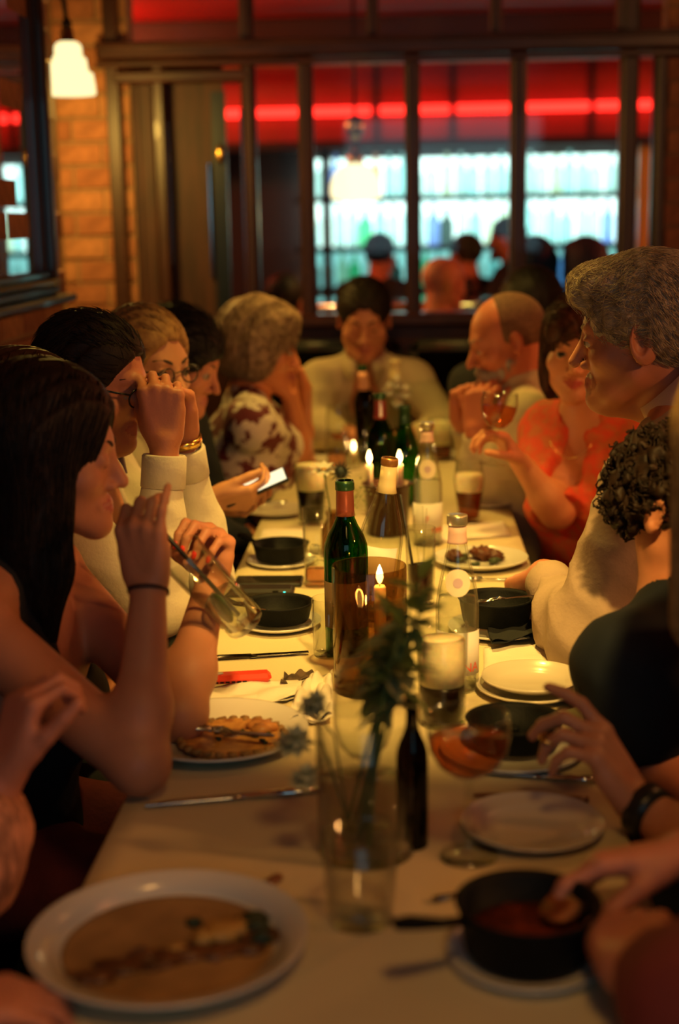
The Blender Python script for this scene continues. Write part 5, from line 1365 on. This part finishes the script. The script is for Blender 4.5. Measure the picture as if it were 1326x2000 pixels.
# dark-haired young man
H=W(352,708,3.42)
person('dark-haired young man looking down, in a dark jacket beside the blonde person',H,(1,-.15,-.38),(1,-.05,0),skin=('ruddy',(.54,.21,.11)),voxel=.006,
  arms={'R':{'e':(-.52,3.28,.76),'w':(-.40,3.44,.70),'h':{'D':(.7,.7,-.1),'N':(0,0,-1)}},'L':{'e':(-.52,3.62,.76),'w':(-.40,3.48,.70),'h':{'D':(.8,-.5,0),'N':(0,0,-1)}}},
  top=dict(mat=NAVY,sleeve=1.9,neckline='v',name='jacket'),hair=dict(name='black',col=(.010,.009,.010),shape=[CAP(1.07),('-ell',(0,.118,-.050),(.072,.078,.100),.012),LOWCUT],flow=flow_back,strands=500,steps=5,step=.012,rad=.0013,lift=.012,jit=.5))
# blonde bob, floral dress
H=W(512,676,3.98)
eR=T(588,903,.785); wR=W(566,770,4.0)
BOB=[CAP(1.10),('ell',(0,-.060,-.010),(.098,.082,.088),.03),('ell',(.070,-.012,-.025),(.032,.050,.062),.03),('ell',(-.070,-.012,-.025),(.032,.050,.062),.03),('ell',(0,.050,.090),(.060,.040,.028),.02),('-ell',(0,.130,-.040),(.058,.076,.110),.012)]
p6=person('woman with wavy ash-blonde bob in a white and maroon floral dress, chin on hand',H,(1,.12,-.22),(1,.15,0),skin=('tan',(.62,.22,.09)),female=True,voxel=.0055,build=1.08,
  arms={'R':{'e':eR,'w':wR,'fat':1.05,'h':{'D':(-.18,-.1,1),'N':(-.8,.55,.1),'curl':(35,50,30),'thumb':(.7,.5,.4,10)}},'L':{'e':eR+A_([-.02,.22,.0]),'w':wR+A_([.03,.15,0]),'h':{'D':(-.3,-.5,1),'N':(-.8,-.55,.1),'curl':(40,50,30)}}},
  top=dict(mat=FLORAL,sleeve=.62,neckline='round',name='floral_dress',loose=.014,wr=.004),leg_mat=FLORAL,hair=dict(name='ash_blonde',col=(.42,.28,.17),col2=(.20,.12,.065),shape=BOB,flow=flow_down,strands=1400,steps=9,step=.012,rad=.0013,lift=.006,jit=.5,curl=1.5,amp=.006,freq=110.))
# man at the end of the table
H=W(711,624,4.56)
p7=person('dark-haired man in a cream shirt at the head of the table looking down',H,(.02,-1,-.34),(0,-1,0),skin=('ruddy',(.54,.21,.11)),voxel=.0055,build=.95,sh_w=.150,face_opt={'lid':-.004},
  neck=H+A_([0,.055,-.150]),pelvis=(H[0],4.93,.57),
  arms={'R':{'e':W(612,835,4.52),'w':W(690,850,4.44),'h':{'D':(.9,-.3,-.1),'N':(0,0,-1),'curl':(25,30,20)}},'L':{'e':W(880,845,4.52),'w':W(790,850,4.44),'h':{'D':(-.9,-.3,-.1),'N':(0,0,-1),'curl':(25,30,20)}}},
  top=dict(mat=CREAMSH,sleeve=1.85,neckline='v',collar=CREAMSH,loose=.004,wr=.005,wf=24),hair=dict(name='dark_brown',col=(.022,.012,.008),shape=[CAP(1.03),('-ell',(0,.105,-.035),(.074,.074,.108),.012),EARCUT[0],EARCUT[1],LOWCUT],flow=flow_back,strands=600,steps=4,step=.010,rad=.0012,lift=.006))
# bald man with white beard
H=W(988,664,3.72)
wL=W(928,838,3.62); eL=T(950,955,.785)
BEARD=[('ell',(0,.045,-.085),(.052,.050,.040),.02),('cone',(.056,.012,-.05),(.030,.055,-.085),.016,.02,.02),('cone',(-.056,.012,-.05),(-.030,.055,-.085),.016,.02,.02),('cone',(-.022,.088,-.060),(.022,.088,-.060),.008,.008,.01),('-ell',(0,.098,-.069),(.020,.012,.006),.004)]
p8=person('bald man with a white beard and white shirt, head bowed, beside the black-haired person',H,(-1,-.12,-.30),(-1,-.05,0),skin=('red',(.60,.19,.09)),voxel=.005,build=1.05,face_opt={'nose':1.1,'age':1,'lid':-.002},
  arms={'L':{'e':eL,'w':wL,'h':{'D':(.10,.05,1),'N':(.5,.85,0),'curl':(60,70,40),'thumb':(.7,.4,.4,15)}},'R':{'e':eL+A_([.02,.24,0]),'w':wL+A_([-.03,.16,-.0]),'h':{'D':(.1,-.3,1),'N':(.4,-.9,0),'curl':(60,70,40)}}},
  top=dict(mat=CREAMSH,sleeve=1.92,neckline='v',collar=CREAMSH,loose=.012,wr=.0045,name='shirt'),hair=dict(name='white',col=(.50,.42,.32),shape=BEARD,flow=flow_down,strands=500,steps=3,step=.007,rad=.0011,lift=.006,jit=.5,dec=.6),brow=(.35,.26,.18))
# cropped fringe of hair round the back of his head
hb=Field(); hb.ell(p8['toW']((0,-.014,.033)),(.0775,.0995,.0865),p8['R'],.004); hb.ell(p8['toW']((0,.125,.060)),(.14,.125,.16),p8['R'],.012,'sub'); hb.ell(p8['toW']((0,-.0,-.120)),(.12,.16,.080),p8['R'],.01,'sub')
v_,q_=surface(hb,.004); hm_=pmat('hair_cropped_grey',(.20,.10,.055),.8,noise=(120,.4)); o=mk('hair_fringe',v_,orient(v_,q_),hm_,p8['root'],base=p8['base']); decimate(o,.5)
# black-haired person almost hidden behind him
H=W(1040,612,4.35)
person('person with black hair and black top almost hidden behind the bald man',H,(.3,1,-.05),(-.2,1,0),skin=('ruddy',(.54,.21,.11)),voxel=.009,neck=H+A_([0,-.04,-.155]),
  arms={'R':{'e':H+A_([.26,.08,-.40]),'w':H+A_([.15,.28,-.45]),'h':{'D':(-.3,1,0),'N':(0,0,-1)}},'L':{'e':H+A_([-.10,.1,-.42]),'w':H+A_([-.02,.28,-.45]),'h':{'D':(.3,1,0),'N':(0,0,-1)}}},
  top=dict(mat=BLACK,sleeve=1.9,voxel=.010),hair=dict(name='black',col=(.010,.009,.010),shape=[CAP(1.16),('ell',(0,-.04,-.04),(.10,.09,.10),.03),FACECUT],flow=flow_down,voxel=.008))
# woman in orange holding a glass
H=W(1131,682,3.36)
wR=W(1018,905,3.26); eR=W(1088,1000,3.30)
FR_=[CAP(1.08),('ell',(.062,-.01,-.035),(.030,.050,.085),.02),('ell',(-.062,-.01,-.035),(.030,.050,.085),.02),('ell',(0,.062,.062),(.062,.034,.036),.02),('-ell',(0,.120,-.050),(.057,.068,.098),.008)]
p9=person('smiling woman with auburn fringe in an orange-red blouse raising a stemmed glass',H,(-.22,-1,-.06),(-.62,-.78,0),skin=('glow',(.68,.29,.13)),female=True,voxel=.004,dec=.5,roll=.06,face_opt={'smile':.9},
  neck=H+A_([.035,.05,-.165]),shoulders={'R':H+A_([-.060,.13,-.215]),'L':H+A_([.165,-.03,-.225])},
  arms={'R':{'e':eR,'w':wR,'fat':1.05,'h':{'D':(-.42,-.05,.55),'N':(-.75,-.3,-.5),'curl':[(38,45,25),(42,48,28),(46,50,30),(50,50,30)],'thumb':(.7,.5,.6,18)}},'L':{'e':(.56,3.16,.74),'w':(.42,3.12,.64),'h':{'D':(-1,.2,0),'N':(0,0,-1)}}},
  top=dict(mat=ORANGE,sleeve={'R':1.0,'L':1.4},neckline='v',vw=.55,name='blouse',loose=.016,wr=.005),hair=dict(name='auburn',col=(.085,.028,.016),col2=(.035,.012,.008),shape=FR_,flow=flow_down,strands=900,steps=7,step=.012,rad=.0011,lift=.003,jit=.15),lips=(.50,.10,.07),brow=(.10,.05,.03),iris=(.05,.05,.03),gaze=(-.0,1,.02))
necl=MB().tube([p9['toW']((x,.058-.9*x*x*4,-.215-.0-.035*(1-(x/.05)**2))) for x in np.linspace(-.05,.05,11)],.0012,5); necl.build('necklace',GOLD,p9['root'],base=p9['base'])
gq=W(967,905,3.20); gq_=gq.copy()
BOWL3=[(.005,0),(.020,.006),(.034,.022),(.040,.044),(.042,.062),(.039,.084)]
sg=stem_glass(W(962,908,3.20),BOWL3,.031,.082,'stemmed glass with pink wine raised by the woman in orange',(ROSE,.052)); sg.rotation_euler=(0,math.radians(6),0)
# grey-haired man in the foreground right
H=W(1248,655,2.50)
GREYH=[CAP(1.05),('ell',(0,.055,.092),(.062,.052,.030),.02),('ell',(0,.088,.072),(.048,.022,.022),.015),('ell',(0,-.055,.02),(.080,.075,.085),.02),('-ell',(0,.118,-.030),(.074,.078,.098),.010),('-ell',(.092,.012,-.034),(.030,.038,.046),.008),('-ell',(-.092,.012,-.034),(.030,.038,.046),.008),('-ell',(0,.02,-.140),(.12,.15,.072),.015)]
eL=W(1148,1258,2.28); wL=W(1062,1122,2.52)
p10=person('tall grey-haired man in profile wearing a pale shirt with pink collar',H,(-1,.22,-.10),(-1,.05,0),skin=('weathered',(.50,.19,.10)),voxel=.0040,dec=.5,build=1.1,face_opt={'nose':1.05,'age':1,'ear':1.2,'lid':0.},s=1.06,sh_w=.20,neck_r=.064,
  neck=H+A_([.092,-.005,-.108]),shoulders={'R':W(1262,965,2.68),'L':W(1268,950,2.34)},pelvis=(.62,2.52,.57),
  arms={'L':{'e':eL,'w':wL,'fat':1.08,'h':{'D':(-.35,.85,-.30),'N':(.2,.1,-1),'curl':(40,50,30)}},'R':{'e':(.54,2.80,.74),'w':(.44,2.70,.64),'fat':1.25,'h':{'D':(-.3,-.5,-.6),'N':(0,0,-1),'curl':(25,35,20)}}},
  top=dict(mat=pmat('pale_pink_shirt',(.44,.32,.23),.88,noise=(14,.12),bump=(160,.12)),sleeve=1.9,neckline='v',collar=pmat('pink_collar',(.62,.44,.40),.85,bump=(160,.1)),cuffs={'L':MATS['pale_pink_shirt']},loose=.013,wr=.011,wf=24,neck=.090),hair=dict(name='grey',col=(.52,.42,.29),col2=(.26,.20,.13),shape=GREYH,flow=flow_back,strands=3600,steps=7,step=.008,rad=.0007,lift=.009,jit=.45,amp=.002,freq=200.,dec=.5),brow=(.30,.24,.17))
# curly-haired boy turning away
H=W(1340,990,2.10)
CURL=[('ell',(0,-.022,.036),(.088,.104,.082),.02),('ell',(0,-.070,-.005),(.080,.060,.072),.03),('ell',(0,.055,.070),(.064,.044,.040),.03),('-ell',(0,.118,-.048),(.074,.082,.085),.010),('-ell',(.092,.016,-.034),(.036,.040,.050),.010),('-ell',(-.090,.016,-.044),(.030,.038,.042),.010),('-ell',(0,.02,-.155),(.12,.15,.072),.015)]
p11=person('boy with dark curly hair and a navy vest turning away from the table',H,(.80,-.60,-.36),(.75,-.65,0),skin=('fairboy',(.62,.25,.13)),voxel=.0042,dec=.5,s=.95,build=.82,sh_w=.145,neck_r=.046,neck=H+A_([-.010,-.035,-.150]),
  arms={'R':{'e':(.34,1.93,.70),'w':(.46,1.80,.62),'h':{'D':(.7,-.5,0),'N':(0,0,-1),'s':.85}},'L':{'e':(.60,2.22,.70),'w':(.62,1.98,.62),'h':{'D':(.3,-.8,0),'N':(0,0,-1),'s':.85}}},
  top=dict(mat=NAVY,sleeve=.85,neckline='round',name='navy_vest',loose=.016,neck=.055),hair=dict(name='curly_dark',col=(.030,.016,.010),col2=(.012,.007,.005),shape=CURL,flow=flow_back,curly=210.,amp=.0052,strands=0,voxel=.0036,dec=.45),knee_dir=(.8,-.6,0))
# ringlets
rgc=np.random.default_rng(9); hv=[v for v in p11['root'].children if v.name.startswith('hair')][0].data; n_=len(hv.vertices); cc=np.empty(n_*3); hv.vertices.foreach_get('co',cc); cc=cc.reshape(-1,3)+p11['base']; nn_=np.empty(n_*3); hv.vertices.foreach_get('normal',nn_); nn_=nn_.reshape(-1,3)
L_=[]
m=MB()
for i in rgc.integers(0,n_,620):
    c=cc[i]; n=nn_[i]; a=nrm(np.cross(n,rgc.normal(size=3))); b=np.cross(n,a); R_=rgc.uniform(.0045,.008); ph=rgc.uniform(0,6.28)
    m.tube([c-n*.003+n*.011*t+(a*math.cos(ph+t*8)+b*math.sin(ph+t*8))*R_ for t in np.linspace(0,1,8)],[.0016]*7+[.0008],3,False)
o=m.build('hair_ringlets',MATS['hair_curly_dark'],p11['root'],base=p11['base']); o['kind']='stuff'
# blonde woman at the right edge, gesturing
H=A_([.395,1.62,1.215])
wL=W(1238,1568,1.62); eL=W(1420,1690,1.52)
p12=person('blonde woman in a beige top at the right edge, gesturing with a raised hand',H,(-.25,1,-.1),(-.9,.5,0),neck=H+A_([.07,-.03,-.165]),shoulders={'L':(.485,1.50,.985),'R':(.53,1.76,.985)},pelvis=(.60,1.62,.56),skin=('rosy_pink',(.56,.235,.125)),female=True,voxel=.0045,dec=.45,
  arms={'L':{'e':eL,'w':wL,'fat':1.05,'h':{'D':(-.50,.10,.86),'N':(-.80,.35,-.48),'curl':[(12,22,12),(38,48,25),(48,55,30),(52,50,30)],'thumb':(.65,.45,.5,12),'s':1.0}},'R':{'e':(.50,1.98,.84),'w':W(1262,1462,1.92),'h':{'D':(-.55,.1,-.5),'N':(0,-.6,-.8),'curl':(40,45,25)}}},
  top=dict(mat=BEIGE,sleeve={'L':.75,'R':1.55},neckline='round',name='knit_top',loose=.02),hair=dict(name='blonde_long',col=(.44,.28,.11),col2=(.28,.16,.06),shape=LONG,flow=flow_down,strands=900,steps=16,step=.017,rad=.0012,jit=.1))
band(p12,wL+(eL-wL)*.16,wL-eL,.0275,.026,WATCHB,'wrist_watch',.006)
nd=p12['hands']['L'][1]; band(p12,nd[2][0]-nd[2][1]*.032,nd[2][1],.0085,.004,GOLD,'ring',.0025)
# nearest person on the right
H=A_([.60,1.16,1.19])
wR=W(1338,1668,1.40); eR=W(1560,1640,1.45); eL=T(1440,1995,.80); wL=T(1235,1895,.80)
p13=person('person in a maroon jumper nearest the camera on the right, spooning from a skillet',H,(-1,.1,-.2),(-1,.1,0),skin=('deep_rosy',(.50,.20,.13)),voxel=.0048,dec=.45,
  arms={'R':{'e':eR,'w':wR,'h':{'D':(-.95,.0,-.12),'N':(.0,-.35,-.93),'curl':[(20,32,20),(35,45,25),(42,48,28),(45,48,28)],'thumb':(.8,.35,.45,15)}},'L':{'e':eL,'w':wL,'fat':1.1,'h':{'D':(.1,.95,-.0),'N':(.1,.0,-1),'curl':(35,40,25)}}},
  top=dict(mat=MAROON,sleeve={'R':.95,'L':1.86},neckline='round',name='jumper',loose=.018),hair=dict(name='brown',col=(.060,.028,.014),shape=SHORT,flow=flow_back,voxel=.007))
# nearest person on the left
H=A_([-.80,1.42,1.18])
wL=W(18,1500,1.55)
p14=person('person in a maroon skirt and sheer salmon sleeves nearest the camera on the left',H,(1,.1,-.1),(1,.1,0),skin=('deep_rosy',(.50,.20,.13)),female=True,voxel=.0055,
  arms={'L':{'e':W(-90,1700,1.52),'w':wL,'h':{'D':(.20,.2,.9),'N':(.6,.5,-.3),'curl':(50,60,35)}},'R':{'e':(-.66,1.20,.76),'w':T(-150,1975,.79),'h':{'D':(.8,.4,-.1),'N':(0,0,-1),'curl':(20,25,15)}}},
  top=dict(mat=SALMON,sleeve={'L':1.8,'R':.7},neckline='round',name='sheer_blouse',loose=.022,wr=.006),leg_mat=MAROON,hair=dict(name='brown',col=(.060,.028,.014),shape=LONG,flow=flow_down,voxel=.007))
# ------------------------------------------------------------------ guests in the bar room
GB=pmat('guest_dark',(.012,.014,.016),.8)
def guest(px,py,Y,face,label,hairc,top,hairshape=None,skin=('red',(.60,.19,.09))):
    H=W(px,py,Y); b=A_([face[0],face[1],0.]); s_=np.cross(nrm(b),(0,0,1.))
    return person(label,H,face,skin=skin,voxel=.010,dec=.5,eyes=False,shoe=True,
      arms={'R':{'e':H+s_*.26+A_([0,0,-.42])+nrm(b)*.06,'w':H+s_*.16+nrm(b)*.28+A_([0,0,-.40]),'h':{'D':nrm(b),'N':(0,0,-1)}},'L':{'e':H-s_*.26+A_([0,0,-.42])+nrm(b)*.06,'w':H-s_*.16+nrm(b)*.28+A_([0,0,-.40]),'h':{'D':nrm(b),'N':(0,0,-1)}}},
      top=dict(mat=top,sleeve=1.9,voxel=.012),hair=hairc and dict(name=hairc[0],col=hairc[1],shape=hairshape or SHORT,flow=flow_back,voxel=.009),pelvis=(H[0]-b[0]*.05,H[1]-b[1]*.05,H[2]-.62),stand=True)
guest(743,500,8.1,(.3,1,0),'dark silhouetted guest seen through the glass above the man at the end',('black',(.01,.01,.01)),GB)
guest(868,556,6.2,(.8,.5,-.1),'bald guest with an orange-lit head in the bar room',None,GB)
guest(908,500,8.15,(-.6,.8,0),'dark-haired guest in the bar behind the bald orange-lit guest',('black',(.01,.01,.01)),GB)
guest(988,468,8.2,(-.9,.3,0),'tall dark guest standing in front of the bright bar shelves',('black',(.01,.01,.01)),GB)
guest(1046,520,6.45,(.2,1,0),'guest with black hair in the bar above the black-haired diner',('black',(.01,.01,.01)),GB,LONG)
guest(1138,522,6.4,(-.5,.8,0),'guest in dark green clothes in the bar beside the grey-haired man',('brown',(.06,.028,.014)),pmat('guest_olive',(.03,.032,.015),.8),BOB)
guest(560,590,6.3,(.4,.9,0),'dark-haired guest seen through the glass above the blonde bob',('black',(.01,.01,.01)),GB)
